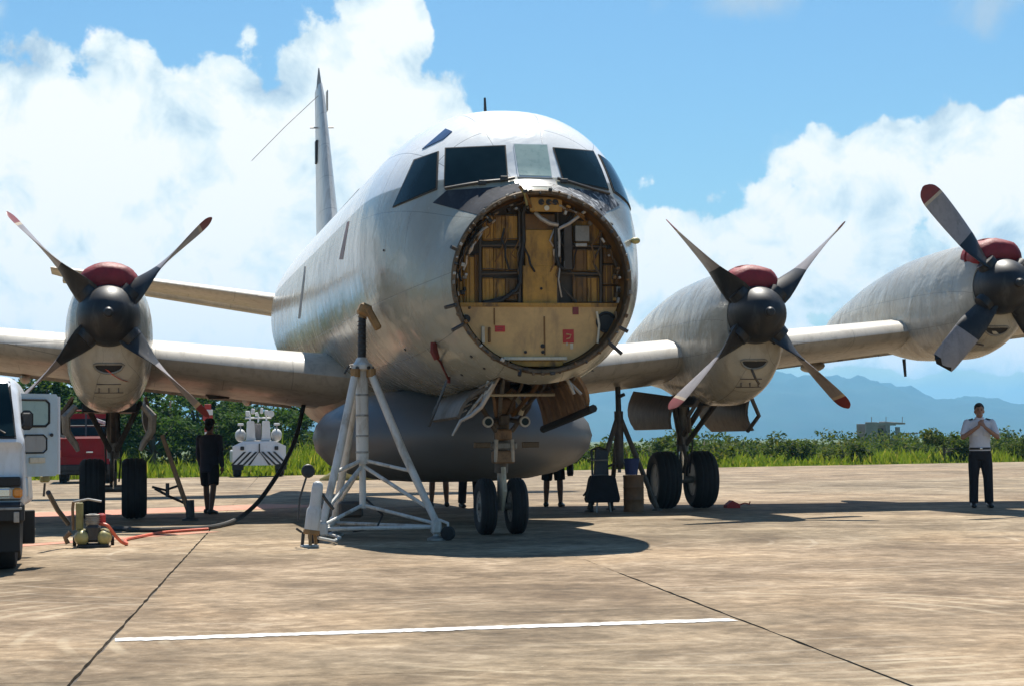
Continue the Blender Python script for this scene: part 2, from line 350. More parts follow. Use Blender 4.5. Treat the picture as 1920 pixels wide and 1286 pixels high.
# ---------------------------------------------------------------- setting: ground, apron slabs, markings, hills, haze
def ground_mats():
    m = bpy.data.materials.new('concrete'); m.use_nodes = True; q = NG(m.node_tree); b = m.node_tree.nodes['Principled BSDF']
    geo = q.new('ShaderNodeNewGeometry').outputs['Position']; pt = geo
    n1 = q.noise(pt, .16, 5, .6, .3); n2 = q.noise(q.mapping(pt, (1, 1, 1)), .9, 8, .68, .6); n3 = q.noise(pt, 5.5, 7, .72); n4 = q.noise(pt, 60, 3, .6)
    f = q.m('ADD', q.m('MULTIPLY', n1, .2), q.m('ADD', q.m('MULTIPLY', n2, .42), q.m('MULTIPLY', n3, .46)))
    c = q.ramp(f, [(.40, (.085, .060, .030)), (.48, (.165, .122, .074)), (.56, (.258, .196, .125)), (.655, (.43, .345, .245))])
    c = q.mix(q.m('MULTIPLY', q.sstep(q.noise(pt, .07, 2), .4, .6), .35), c, q.mix(1., c, (1.1, .93, .86), 'MULTIPLY'))
    wv = q.new('ShaderNodeTexWave', wave_type='RINGS', rings_direction='Z'); q.put(wv.inputs['Vector'], q.mapping(pt, (1, 1, 0)))
    wv.inputs['Scale'].default_value = .55; wv.inputs['Distortion'].default_value = 7; wv.inputs['Detail'].default_value = 2; wv.inputs['Detail Scale'].default_value = .4
    scuff = q.m('MULTIPLY', q.sstep(wv.outputs['Fac'], .93, 1.), q.sstep(q.noise(pt, .5, 4), .5, .66))
    c = q.mix(q.m('MULTIPLY', scuff, .45), c, (.46, .39, .30))
    st = q.sstep(q.noise(q.mapping(pt, (1, 1.1, 1)), .9, 6, .7, .8), .58, .70)
    c = q.mix(q.m('MULTIPLY', st, .55), c, (.15, .10, .06))
    c = q.mix(q.m('MULTIPLY', q.sstep(n4, .58, .75), .3), c, (.18, .13, .085))
    w2 = q.new('ShaderNodeTexWave', wave_type='RINGS', rings_direction='Z'); off = q.new('ShaderNodeMapping'); q.put(off.inputs[0], pt); off.inputs['Location'].default_value = (1.2, 9.5, 0); off.inputs['Scale'].default_value = (1, 1, 0)
    q.put(w2.inputs['Vector'], off.outputs[0]); w2.inputs['Scale'].default_value = 1.1; w2.inputs['Distortion'].default_value = 1.5; w2.inputs['Detail'].default_value = 2
    sc2 = q.m('MULTIPLY', q.sstep(w2.outputs['Fac'], .72, 1.), q.sstep(q.noise(pt, .45, 3), .52, .62))
    c = q.mix(q.m('MULTIPLY', sc2, .5), c, (.46, .38, .27))
    blot = q.sstep(q.noise(q.mapping(pt, (1, .9, 1)), .6, 9, .75, 1.2), .50, .62)
    c = q.mix(q.m('MULTIPLY', blot, .6), c, q.mix(1., c, (.56, .50, .42), 'MULTIPLY'))
    pat = q.noise(q.mapping(pt, (1, .9, 1)), .33, 6, .62, .9)
    c = q.mix(1., c, q.ramp(pat, [(.36, (.66, .62, .56)), (.5, (1., 1., .98)), (.64, (1.22, 1.19, 1.12))]), 'MULTIPLY')
    spk = q.sstep(q.noise(pt, 22, 3, .7), .66, .74)
    c = q.mix(q.m('MULTIPLY', spk, .5), c, (.46, .38, .28))
    at_ = q.new('ShaderNodeObjectInfo').outputs['Random']
    c = q.mix(1., c, q.ramp(at_, [(0., (.94, .94, .93)), (1., (1.05, 1.04, 1.03))]), 'MULTIPLY')
    q.put(b.inputs['Base Color'], c); b.inputs['Roughness'].default_value = .85; b.inputs['Specular IOR Level'].default_value = .25
    bp = q.new('ShaderNodeBump'); bp.inputs['Strength'].default_value = .35; bp.inputs['Distance'].default_value = .01
    q.put(bp.inputs['Height'], q.m('ADD', n3, n4)); q.put(b.inputs['Normal'], bp.outputs[0]); MATS['concrete'] = m
    mat('soil', (.075, .105, .03), .95, 0, .4, .25); mat('hill', (.035, .06, .03), .95, 0, .4, .004)
ground_mats()
def sheet(name, pts, z, m, zb=None):
    mb = MB(); n = len(pts)
    if zb is None: mb.add([(x, y, z) for x, y in pts], [tuple(range(n))])
    else: mb.plate([(x, y, z) for x, y in pts], zb-z, (0, 0, 1))
    return mb.build(name, m, None, 0, kind='structure')
sheet('ground', [(-6000, -400), (6000, -400), (6000, 7600), (-6000, 7600)], -.06, 'soil')
EDGE = lambda x: 50.6 + .24*(x+.8)              # where the concrete ends and the grass begins
sheet('apron', [(-70, -60), (90, -60), (90, EDGE(90)), (-70, EDGE(-70))], -.022, 'seal_dark')
apron = bpy.data.objects['apron']
JA = R(4.85); jd = Vector((math.sin(JA), math.cos(JA), 0)); jn = Vector((math.cos(JA), -math.sin(JA), 0))
J0 = Vector((-4.79, -9.46, 0)); W_SLAB = 3.98
T_CUT = -2.02                                     # the one transverse joint that shows, measured along the lanes from J0
for k in range(-6, 11):
    gl = .011 if k in (0, 1) else .0015; gr_ = .011 if k+1 in (0, 1) else .0015
    for (t0, t1) in ((-45, T_CUT-.004), (T_CUT+.004, 80)):
        a = J0 + jn*(k*W_SLAB+gl); b_ = J0 + jn*((k+1)*W_SLAB-gr_)
        def edge(o, s0, s1, vis, lim=99, sgn=0):
            if not vis or t0 < -40: return [o+jd*s0, o+jd*s1]
            n_ = 110; return [o+jd*(s0+(min(s1, 24)-s0)*i/n_)+jn*(random.uniform(-.007, .007)+(sgn*.0095 if s0+(min(s1, 24)-s0)*i/n_ > lim else 0)) for i in range(n_+1)] + ([o+jd*s1] if s1 > 24 else [])
        p = [a+jd*t0, b_+jd*t0]
        if t1 < 70: p += [b_+jd*t1, a+jd*t1]
        else:
            def end(o):
                # intersect the lane edge with the grass edge
                t = (50.6+.24*(o.x+.8)-o.y)/(jd.y-.24*jd.x); return o+jd*t
            p = edge(b_, t0, (end(b_)-b_).length, k+1 in (0, 1), 16.5 if k+1 == 0 else 4.9, 1) + edge(a, t0, (end(a)-a).length, k in (0, 1), 16.5 if k == 0 else 4.9, -1)[::-1]
        MB().plate([(v.x, v.y, -.02) for v in p], .02, (0, 0, 1)).build('slab', 'concrete', apron, 0)
lr = random.Random(5); la, lb = J0+jn*.03, Vector((-.84, -9.40, 0)); ld = (lb-la).normalized(); ln_ = Vector((-ld.y, ld.x, 0)); nseg = 130
lp_ = [la.lerp(lb, k/nseg)+ln_*(-.10+lr.uniform(-.02, .02)) for k in range(nseg+1)] + [la.lerp(lb, k/nseg)+ln_*(.10+lr.uniform(-.02, .02)) for k in range(nseg, -1, -1)]
MB().loft([[p, q_] for p, q_ in zip([Vector((v.x, v.y, .004)) for v in lp_[:nseg+1]], [Vector((v.x, v.y, .004)) for v in lp_[nseg+1:][::-1]])], 0, False, False, closed=False).build('painted_line', 'white_line', None, 0, kind='structure')
def ground_line(p, q, w, m, z):
    p, q = Vector(p), Vector(q); d = (q-p).normalized(); n = Vector((-d.y, d.x, 0))*w/2
    return sheet('painted_line', [tuple(v[:2]) for v in (p-n, q-n, q+n, p+n)], z, m)
ground_line(gr(20, 967), gr(575, 946), 2.3, 'orange_line', .004)
ground_line(gr(20, 1024), gr(395, 996), .34, 'orange_line', .004)
# hills: ridge heights over azimuth, a real height field four to six kilometres away
def hills():
    ridge = pchip([-400, 0, 300, 560, 640, 900, 1110, 1230, 1330, 1420, 1480, 1560, 1620, 1700, 1760, 1830, 1890, 2000, 2300],
                  [72, 78, 70, 72, 76, 84, 92, 100, 112, 117, 114, 109, 104, 88, 68, 70, 60, 48, 40])
    nx, ny = 220, 26; mb = MB(); vs = []
    for j in range(ny):
        Yd = 4300 + 2400*j/(ny-1)
        for i in range(nx):
            px = -420 + 2740*i/(nx-1); a = YAW + math.atan((px-960)/FPX)
            prof = math.sin(math.pi*min(1, j/(ny-1)*1.0))**.8
            h = ridge(px)/FPX*5400*prof
            h *= 1 + .06*math.sin(px*.05+j*.9) + .05*math.sin(px*.023-j*1.7) + .025*math.sin(px*.17+j*2.3)
            if j in (0, ny-1): h = -3
            vs.append((CAM_POS.x+Yd*math.tan(a), CAM_POS.y+Yd, h*math.cos(a)**-1 if h > 0 else h))
    fs = [(j*nx+i, j*nx+i+1, (j+1)*nx+i+1, (j+1)*nx+i) for j in range(ny-1) for i in range(nx-1)]
    mb.add(vs, fs); mb.build('hills', 'hill', None, 60, kind='structure')
hills()
hz = MB().box((0, 3600, 105), (12600, 8600, 214), bev=0).build('haze', [], None, 0, kind='stuff')
hm = bpy.data.materials.new('haze_air'); hm.use_nodes = True; hm.node_tree.nodes.clear(); q = NG(hm.node_tree)
pv = q.new('ShaderNodeVolumePrincipled'); pv.inputs['Color'].default_value = (.22, .62, 1., 1); pv.inputs['Density'].default_value = .00015
pv.inputs['Anisotropy'].default_value = .35
q.l.new(pv.outputs[0], q.new('ShaderNodeOutputMaterial').inputs['Volume']); hz.data.materials.append(hm)
# ---------------------------------------------------------------- the patrol aircraft
AC = thing('patrol_aircraft', (0, 0, 0), 'large white and grey four-engine propeller aircraft with its nose cone missing', 'airplane')
FY = [0, .12, .3, .42, .6, .85, 1.1, 1.5, 2.0, 2.6, 3.2, 4, 9, 14, 17, 20, 24, 27, 29.5]
ft = pchip(FY, [4.04, 4.09, 4.16, 4.23, 4.45, 4.76, 4.97, 5.18, 5.31, 5.37, 5.38, 5.38, 5.38, 5.38, 5.36, 5.28, 5.12, 4.95, 4.8])
fb_ = pchip(FY, [1.94, 1.88, 1.83, 1.81, 1.79, 1.77, 1.75, 1.74, 1.73, 1.73, 1.74, 1.75, 1.75, 1.75, 1.95, 2.5, 3.4, 4.0, 4.4])
fw = pchip(FY, [1.05, 1.12, 1.19, 1.24, 1.30, 1.38, 1.45, 1.55, 1.65, 1.71, 1.745, 1.75, 1.75, 1.75, 1.72, 1.55, 1.05, .6, .2])
fm = pchip(FY, [2.99, 3.0, 3.02, 3.03, 3.06, 3.12, 3.18, 3.26, 3.35, 3.43, 3.48, 3.5, 3.5, 3.5, 3.55, 3.85, 4.25, 4.45, 4.6])
NS = 96
def fus_ring(Y):
    t, b, w, m = ft(Y), fb_(Y), fw(Y), fm(Y); out = []
    for k in range(NS):
        a = 2*math.pi*k/NS; c, s = math.cos(a), math.sin(a)
        e = 1 - .13*min(1, max(0, (Y-.4)/.8))*(1 if s > 0 else 0)
        out.append(Vector((w*math.copysign(abs(c)**e, c), Y, m + (t-m if s > 0 else m-b)*math.copysign(abs(s)**e, s))))
    return out
ys = list(np.linspace(0, 4, 41)) + list(np.linspace(4.25, 14, 36)) + list(np.linspace(14.5, 29.5, 31))
rings = [fus_ring(Y) for Y in ys]
fus = MB(); vs = [p for r_ in rings for p in r_]; fs = []
for i in range(len(rings)-1):
    for k in range(NS):
        a, b = i*NS+k, i*NS+(k+1) % NS; q4 = (a, b, b+NS, a+NS)
        c = sum((vs[j] for j in q4), Vector())/4
        if .28 < c.y < 3.3 and abs(c.x) < .46 and c.z < 2.4: continue      # nose gear bay opening
        fs.append(q4)
fs.append(tuple(range((len(rings)-1)*NS, len(rings)*NS)))
fus.add(vs, fs); FUS_BVH = bvh_of(fus)
fo = fus.build('fuselage', 'fuselage_skin', AC, 40)
uv_from(fo.data, lambda co: np.stack([co[:, 1], np.arctan2(co[:, 2]-3.45, co[:, 0])*1.75], 1))

# windscreen: five panes with white posts between them, each in a thin dark seal
SIDE = ((739, 388), (818, 354), (821, 287), (779, 303)); FRONT = ((835, 351), (951, 336), (946, 276), (837, 281))
PANES = [(SIDE, 'glass_dark', False), (FRONT, 'glass_dark', False), (((973, 331), (1034, 333), (1025, 274), (964, 273)), 'glass_pale', False), (((835, 351), (936, 338), (932, 278), (837, 281)), 'glass_dark', True), (SIDE, 'glass_dark', True)]
for poly, m, mir in PANES:
    cx, cy = sum(p[0] for p in poly)/4, sum(p[1] for p in poly)/4
    grow = [(p[0]+(2.2 if p[0] > cx else -2.2), p[1]+(2.2 if p[1] > cy else -2.2)) for p in poly]
    fr = skin_patch(FUS_BVH, grow, .0, .012, mirror=mir).build('window_frame', 'seal_dark' if m == 'glass_dark' else 'white_paint', AC, 30)
    skin_patch(FUS_BVH, poly, .006, .012, mirror=mir).build('pane', m, fr, 30)
mat('blue_glass', (.05, .085, .17), .2, spec=.3)
skin_patch(FUS_BVH, ((792, 281), (832, 262), (848, 248), (836, 243)), .0, .012).build('eyebrow_window', 'blue_glass', AC, 30)
# anti-glare paint panels ahead of the windscreen, the port one badly worn
skin_patch(FUS_BVH, ((812, 381), (897, 404), (942, 351), (838, 358)), .0, .006, 14, 8).build('antiglare_panel', 'antiglare', AC, 30, label='dark blue grey anti-glare panel')
skin_patch(FUS_BVH, ((897, 404), (987, 360), (972, 344), (942, 351)), .0, .006, 14, 8).build('antiglare_panel', 'antiglare', AC, 30)
skin_patch(FUS_BVH, ((812, 381), (897, 404), (942, 351), (838, 358)), .0, .006, 14, 8, mirror=True).build('antiglare_panel', 'antiglare_worn', AC, 30, label='peeling anti-glare panel with bare patches')
skin_patch(FUS_BVH, ((897, 404), (987, 360), (972, 344), (942, 351)), .0, .006, 14, 8, mirror=True).build('antiglare_panel', 'antiglare_worn', AC, 30)
skin_patch(FUS_BVH, ((975, 349), (1046, 352), (1040, 338), (967, 337)), .0, .006, 10, 5).build('access_panel', 'tail_skin', AC, 30)
def skin_tube(pp, r, off=.02):
    pts = []
    for p in pp:
        h, n = hit(FUS_BVH, *p)
        if h is not None: pts.append(h+n*off)
    return MB().tube(pts, r, 6)
for x_, y_, r_ in ((866, 702, .018), (884, 668, .02), (908, 690, .016), (760, 655, .016), (720, 470, .014), (905, 722, .02)):
    h, n = hit(FUS_BVH, x_, y_); MB().lathe([(0, 0), (r_, 0), (r_, .012), (0, .014)], h, n, 10).build('drain_port', 'dark_metal', AC)
skin_tube([(836, 356), (870, 350), (910, 344), (945, 341), (965, 337)], .018, .025).build('wiper', 'dark_metal', AC)
skin_tube([(1044, 338), (1072, 346), (1108, 357), (1140, 366)], .018, .025).build('wiper', 'dark_metal', AC)
for p in ((905, 346), (945, 338), (1056, 343)):
    h, n = hit(FUS_BVH, *p); MB().box(h+n*.025, (.09, .06, .05)).build('wiper_arm', 'dark_metal', AC)
# faded warning stripes round the starboard side
skin_patch(FUS_BVH, ((636, 487), (643, 487), (655, 415), (651, 417)), .0, .004, 3, 10).build('warning_stripe', 'stripe_rust', AC, 30)
skin_patch(FUS_BVH, ((559, 598), (563, 598), (574, 500), (571, 500)), .0, .004, 3, 10).build('warning_stripe', 'stripe_dark', AC, 30)
# whip aerial on the crown, small probe on the port cheek
MB().tube([at(910, 216, 2.6), at(909, 184, 2.6)], [.022, .014], 6).build('aerial', 'black_paint', AC)
h, n = hit(FUS_BVH, 1183, 452)
if h is not None: MB().ell(h+Vector((.05, -.02, 0)), (.06, .05, .04)).build('temperature_probe', 'tank_yellow', AC)

# ---- nose bulkhead inside the open radome ring
ZC = 2.99
def circ(r, Y, n=64, zc=ZC): return [Vector((r*math.cos(2*math.pi*k/n), Y, zc+r*math.sin(2*math.pi*k/n))) for k in range(n)]
ring = MB(); ring.loft([circ(1.05, .02), circ(1.06, -.03), circ(1.045, -.045), circ(1.012, -.042), circ(1.0, -.01), circ(.99, .1)], 0, False, False)
ring.build('radome_ring', 'rim_bronze', AC, 40)
MB().loft([circ(.985, .02), circ(.975, .33)], 0, False, False).build('nose_barrel', 'zinc_dark', AC, 50)
bk = MB().loft([circ(.99, .30), circ(.99, .33)], 0).build('pressure_bulkhead', 'bay_dark', AC, 30)
for k in range(64):                                   # latches and bolts round the ring
    a = 2*math.pi*(k+random.uniform(-.3, .3))/64; rr = random.uniform(1.0, 1.06)
    MB().box((rr*math.cos(a), -.06+random.uniform(-.01, .02), ZC+rr*math.sin(a)), (random.uniform(.02, .045), .04, random.uniform(.02, .06)), Matrix.Rotation(-a, 3, 'Y'), .006).build('latch', random.choice(['dark_metal', 'rim_bronze', 'hose_silver', 'rim_bronze', 'gear_metal', 'zinc_dark']), AC, 30)
for a, l in ((195, .12), (208, .14), (160, .07), (255, .05), (330, .09), (318, .18)):
    c, s = math.cos(R(a)), math.sin(R(a))
    MB().tube([(1.04*c, -.03, ZC+1.04*s), ((1.06+l)*c, -.07, ZC+(1.06+l)*s)], .022, 6).build('latch', 'dark_metal', AC)
SH_ = lambda Y: Y*.56 if Y > 0 else Y
Q = lambda zx, zy, Y: at(800+zx/3.2143, 320+zy/3.2150, SH_(Y))       # a point of the bulkhead at depth Y
def bpanel(x0, y0, x1, y1, Y, m, name='panel', th=.03, parent=AC, bev=.006):
    p, q_ = Q(x0, y1, Y), Q(x1, y0, Y); c = (p+q_)/2
    # keep the piece inside the round barrel
    return MB().box((c.x, SH_(Y), c.z), (abs(q_.x-p.x), th, abs(q_.z-p.z)), None, bev).build(name, m, parent, 30)
def disc_panel(z0, z1, Y, m, name, rad=.975, th=.02, x0=-2, x1=2):
    pts = [v for v in circ(rad, Y, 96) ]
    poly = []
    for v in pts:
        poly.append(Vector((min(max(v.x, x0), x1), SH_(Y), min(max(v.z, z0), z1))))
    out = [poly[0]]
    for p in poly[1:]:
        if (p-out[-1]).length > 1e-4: out.append(p)
    return MB().plate(out, th, (0, 1, 0)).build(name, m, AC, 30)
zdiv = Q(600, 815, .3).z
low = disc_panel(ZC-1.0, zdiv, .27, 'zinc_pale', 'lower_panel', .965)
disc_panel(zdiv-.015, zdiv+.03, .25, 'zinc_yellow', 'shelf_lip', .965)
bpanel(595, 360, 765, 800, .40, 'zinc_yellow', 'centre_panel', .05)
bpanel(580, 575, 790, 805, .375, 'zinc_yellow', 'centre_panel', .03)
bpanel(585, 265, 770, 365, .44, 'zinc_dark', 'centre_panel', .05)
rows = [(265, 425), (465, 605), (645, 790)]
for (y0, y1) in rows:
    for (x0, x1) in ((335, 400), (404, 470), (474, 545)):
        j = random.uniform(-.02, .03); bpanel(x0, y0+random.randint(0, 6), x1, y1-random.randint(0, 6), .46+j, random.choice(['zinc_yellow', 'zinc_yellow', 'zinc_dark']))
for (y0, y1) in ((300, 450), (475, 610), (640, 800)):
    for (x0, x1) in ((880, 962), (967, 1038)):
        j = random.uniform(-.02, .03); bpanel(x0, y0, x1, y1, .46+j, random.choice(['zinc_yellow', 'zinc_dark', 'zinc_yellow']))
for (y0, y1) in ((420, 560), (566, 690), (696, 800)):
    for (x0, x1) in ((1062, 1132), (1138, 1185)):
        bpanel(x0, y0, x1, y1, .46+random.uniform(-.02, .03), random.choice(['zinc_dark', 'zinc_yellow', 'zinc_dark']))
for (x0, x1) in ((172, 215), (219, 232), (238, 285), (289, 318)):
    bpanel(x0, 520+random.randint(-20, 30), x1, 815, .45+random.uniform(-.02, .02), random.choice(['zinc_dark', 'zinc_yellow']), 'board')
for a, b in (((325, 452), (560, 452)), ((320, 625), (560, 618)), ((335, 800), (560, 735))): MB().tube([Q(*a, .36), Q(*b, .36)], .015, 6).build('stringer', 'bay_dark', AC)
for a, b in (((870, 455), (1200, 462)), ((800, 618), (1055, 625)), ((900, 808), (1200, 808)), ((815, 700), (905, 800))): MB().tube([Q(*a, .36), Q(*b, .36)], .015, 6).build('stringer', 'bay_dark', AC)
for x in (560, 322, 790, 1050): MB().tube([Q(x, 230, .37), Q(x, 800, .37)], .017, 6).build('frame_rib', 'bay_dark', AC)
# bundles, hoses, boxes
MB().tube([Q(585, 130, -.02), Q(600, 200, .15), Q(580, 260, .3), Q(585, 420, .33), Q(565, 560, .33), Q(562, 680, .33), Q(540, 720, .32), Q(450, 785, .32), Q(340, 800, .33)], .026, 7).build('cable', 'cable_black', AC)
MB().tube([Q(560, 95, -.05), Q(600, 150, -.05), Q(620, 200, .05), Q(640, 250, .2)], .02, 7).build('rope', 'zinc_dark', AC)
MB().tube([Q(560, 95, -.05), Q(590, 140, -.06), Q(605, 210, .02)], .014, 7).build('rope', 'olive', AC)
MB().tube([Q(655, 255, .28), Q(690, 290, .2), Q(740, 320, .2), Q(790, 330, .24)], .026, 8).build('hose', 'hose_silver', AC)
MB().tube([Q(800, 350, .25), Q(860, 320, .2), Q(920, 275, .15), Q(970, 235, .12)], .02, 8).build('hose', 'hose_silver', AC)
MB().tube([Q(780, 330, .25), Q(775, 420, .28), Q(782, 520, .3), Q(800, 580, .3), Q(850, 600, .3)], .022, 7).build('cable', 'cable_black', AC)
MB().tube([Q(795, 350, .24), Q(800, 430, .27), Q(798, 520, .28)], .016, 7).build('cable', 'hose_silver', AC)
MB().tube([Q(870, 150, .0), Q(900, 200, .1), Q(930, 215, .15), Q(1010, 260, .2), Q(1120, 330, .2)], .018, 7).build('cable', 'rim_bronze', AC)
wr_ = random.Random(3)
for k in range(16):
    x = wr_.choice([330, 470, 555, 575, 600, 770, 800, 880, 960, 1050, 1130]); y = wr_.uniform(240, 560); pts = [Q(x, y, .34)]
    for _ in range(4): x += wr_.uniform(-38, 38); y += wr_.uniform(25, 75); pts.append(Q(x, min(y, 800), wr_.uniform(.28, .38)))
    MB().tube(pts, wr_.uniform(.007, .014), 6).build('wire', wr_.choice(['cable_black', 'rim_bronze', 'hose_silver', 'cable_black', 'zinc_dark']), AC)
for o_ in [c for c in AC.children if c.name.split('.')[0] in ('panel', 'board')]:
    vs_ = [v.co for v in o_.data.vertices]; xa, xb = min(v.x for v in vs_), max(v.x for v in vs_); za, zb = min(v.z for v in vs_), max(v.z for v in vs_); yy = min(v.y for v in vs_)
    st_ = MB()
    for u in ((.25, .75) if xb-xa > .12 else (.5,)): st_.box((xa+(xb-xa)*u+wr_.uniform(-.01, .01), yy-.006, (za+zb)/2), (.012, .014, (zb-za)*.9), None, .003)
    st_.build('stiffener', wr_.choice(['zinc_dark', 'zinc_yellow']), o_, 0)
    for z_ in (za+.012, zb-.012):
        MB().box(((xa+xb)/2, yy-.004, z_), (xb-xa, .012, .012), None, .002).build('edge_strip', wr_.choice(['zinc_dark', 'bay_dark', 'rim_bronze']), o_, 0)
for k in range(46):
    a = wr_.uniform(-.35, math.pi+.35); r_ = wr_.uniform(.86, .965); s_ = wr_.uniform(.02, .055)
    MB().box((r_*math.cos(a), wr_.uniform(.03, .2), ZC+r_*math.sin(a)), (s_, wr_.uniform(.03, .09), wr_.uniform(.02, .07)), Matrix.Rotation(-a, 3, 'Y'), .006).build('bracket', wr_.choice(['zinc_dark', 'gear_metal', 'rim_bronze', 'zinc_yellow', 'hose_silver', 'cable_black']), AC, 0)
for k in range(14):
    a0 = wr_.uniform(-.2, math.pi-.6); r_ = wr_.uniform(.88, .96); n_ = 9; sp_ = wr_.uniform(.3, .8)
    MB().tube([Vector(((r_+wr_.uniform(-.015, .015))*math.cos(a0+sp_*i/n_), .1+.05*math.sin(i+k), ZC+(r_+wr_.uniform(-.015, .015))*math.sin(a0+sp_*i/n_))) for i in range(n_+1)], wr_.uniform(.008, .017), 6).build('wire', wr_.choice(['cable_black', 'rim_bronze', 'hose_silver', 'zinc_dark']), AC)
eb = bpanel(825, 330, 868, 600, .33, 'bay_dark', 'equipment_box', .12)
for (x0, y0, x1, y1) in ((832, 350, 862, 420), (836, 440, 864, 470), (842, 485, 862, 530), (828, 545, 858, 590)):
    bpanel(x0, y0, x1, y1, .265, 'hose_silver' if y0 != 485 else 'black_plain', 'connector', .03, eb)
bpanel(895, 440, 965, 460, .33, 'hose_silver', 'connector', .05)
bpanel(890, 335, 975, 430, .38, 'gear_metal', 'equipment_box', .1)
tp = bpanel(622, 165, 815, 248, .12, 'zinc_yellow', 'top_plate', .03)
for x in (690, 735, 775):
    MB().lathe([(.0, 0), (.035, 0), (.035, .012), (.0, .012)], Q(x, 192, .1), (0, -1, 0), 12).build('hole', 'black_plain', tp)
MB().lathe([(.0, 0), (.03, 0), (.03, .02), (.0, .02)], Q(722, 228, .1), (0, -1, 0), 12).build('boss', 'zinc_white', tp)
for (x0, y0, x1, y1, m) in ((412, 935, 472, 972, 'chock_red'), (822, 958, 886, 1038, 'chock_red'), (880, 822, 915, 868, 'prop_red')):
    pl = bpanel(x0, y0, x1, y1, .262, m, 'placard', .008, AC, .001)
for (x0, y0, x1, y1) in ((425, 945, 460, 950), (425, 957, 455, 961)): bpanel(x0, y0, x1, y1, .2565, 'prop_red', 'placard_mark', .004, AC, 0)
MB().tube([Q(840, 985, .256), Q(870, 990, .256), Q(862, 1010, .256), Q(842, 1015, .256)], .008, 5).build('placard_mark', 'zinc_pale', AC)
bpanel(865, 1040, 882, 1075, .26, 'zinc_white', 'tag', .006, AC, 0); bpanel(840, 1035, 850, 1055, .26, 'zinc_white', 'tag', .006, AC, 0)
bpanel(462, 1122, 845, 1142, .22, 'zinc_white', 'sill_bar', .05)
bpanel(510, 1145, 820, 1180, .25, 'zinc_yellow', 'sill_plate', .03)
bpanel(330, 940, 348, 1040, .25, 'zinc_white', 'bracket', .05); bpanel(372, 945, 384, 1035, .25, 'zinc_dark', 'bracket', .04)
bpanel(708, 880, 713, 1110, .262, 'zinc_dark', 'seam', .01, AC, 0); bpanel(405, 830, 411, 930, .262, 'zinc_dark', 'seam', .01, AC, 0)
for x, y, r_ in ((595, 1093, .018), (698, 1057, .025), (700, 1093, .02), (238, 895, .05), (690, 712, .016)):
    MB().lathe([(0, 0), (r_, 0), (r_, .014), (0, .014)], Q(x, y, .264 if y > 815 else .355), (0, -1, 0), 12).build('hole', 'black_plain', AC)
hp = MB().lathe([(.0, .0), (.12, 0), (.125, .02), (.10, .025), (.09, .005), (0, .004)], Q(1080, 915, .26), (0, -1, 0), 20).build('round_opening', 'black_plain', AC)
MB().tube([Q(1025, 850, .2), Q(1040, 930, .2), Q(1030, 1040, .2)], .014, 6).build('conduit', 'zinc_white', AC)
MB().tube([Q(1140, 850, .12), Q(1150, 950, .1), Q(1080, 1050, .1), Q(960, 1130, .1), Q(860, 1170, .08)], .018, 6).build('conduit', 'rim_bronze', AC)

# ---- belly radome and keel fairing
MB().lathe([(.0, .60), (.6, .61), (1.1, .645), (1.5, .73), (1.8, .87), (1.98, 1.06), (2.03, 1.25), (1.98, 1.43), (1.84, 1.6), (1.5, 1.78), (1.0, 1.9), (0, 1.95)], (0, 6.1, 0), (0, 0, 1), 64).build('belly_radome', 'radome_grey', AC, 60)
MB().loft([[Vector((w*math.cos(a), Y, 1.95+.42*math.sin(a)*w)) for a in [2*math.pi*k/24 for k in range(24)]] for Y, w in ((8.2, .5), (8.8, 1.2), (10, 1.6), (13, 1.6), (15.5, 1.2), (17, .3))]).build('belly_fairing', 'wing_skin', AC, 50)

# ---- wings, flaps, tail
def foil(le, te, tt, s0, s1, n=11, zoff=0, vert=False):
    """closed section between chord fractions s0..s1; le/te = (spanwise point, y, z)"""
    out_u, out_l = [], []
    for k in range(n):
        s = s0 + (s1-s0)*(.5-.5*math.cos(math.pi*k/(n-1)))
        yt = 5*tt*(.2969*math.sqrt(s)-.126*s-.3516*s*s+.2843*s**3-.1036*s**4)
        out_u.append((s, yt*1.12)); out_l.append((s, -yt*.88))
    c = te-le; L = c.length; res = []
    nrm = Vector((1, 0, 0)) if vert else Vector((0, 0, 1))
    for s, d in out_u + out_l[::-1][(0 if s1 < .999 else 1):(None if s0 > .001 else -1)]:
        res.append(le + c*s + nrm*(d*L))
    return res
def wing(sgn):
    st = []
    for X in (1.0, 1.75, 3.2, 4.9, 6.9, 9, 11, 13, 14.6, 15.1, 15.25):
        fr = (X-1.0)/14.2; ch = 5.6 - 3.3*fr; ly = 8.35 + 1.25*fr; z = 2.12 + .107*(X-1.0)
        tt = .155 - .03*fr
        if X > 15: tt *= .5; 
        if X > 15.2: tt *= .2
        st.append((Vector((sgn*X, ly, z+.05)), Vector((sgn*X, ly+ch, z-.16-.05*(1-fr))), tt))
    w = MB().loft([foil(a, b, t, 0, .75) for a, b, t in st]).build('wing', 'wing_skin', AC, 40)
    uv_from(w.data, lambda co: co[:, :2]*np.array([1, 1.3]))
    for i0, i1 in ((1, 5), (5, 9)):
        sec = [(a+Vector((0, .02, -.015)), b+Vector((0, 0, -.09)), t) for a, b, t in st[i0:i1+1]]
        sec[0] = tuple(x+Vector((sgn*.02, 0, 0)) if isinstance(x, Vector) else x for x in sec[0])
        fl = MB().loft([foil(a, b, t, .765, 1.) for a, b, t in sec]).build('flap' if i0 == 1 else 'aileron', 'wing_skin', AC, 40)
        uv_from(fl.data, lambda co: co[:, :2]*np.array([1, 1.3]))
    # flap track fairings and drain masts below
    for X in (2.6, 6.3, 7.6):
        MB().ell((sgn*X, 11.6, 2.12+.107*(X-1)-.36), (.09, .6, .1)).build('track_fairing', 'wing_skin', AC)
wing(-1); wing(1)
MB().box((-3.15, 10.6, 2.02), (.42, .5, .18), None, .05).build('fuel_panel', 'gear_dark', AC)
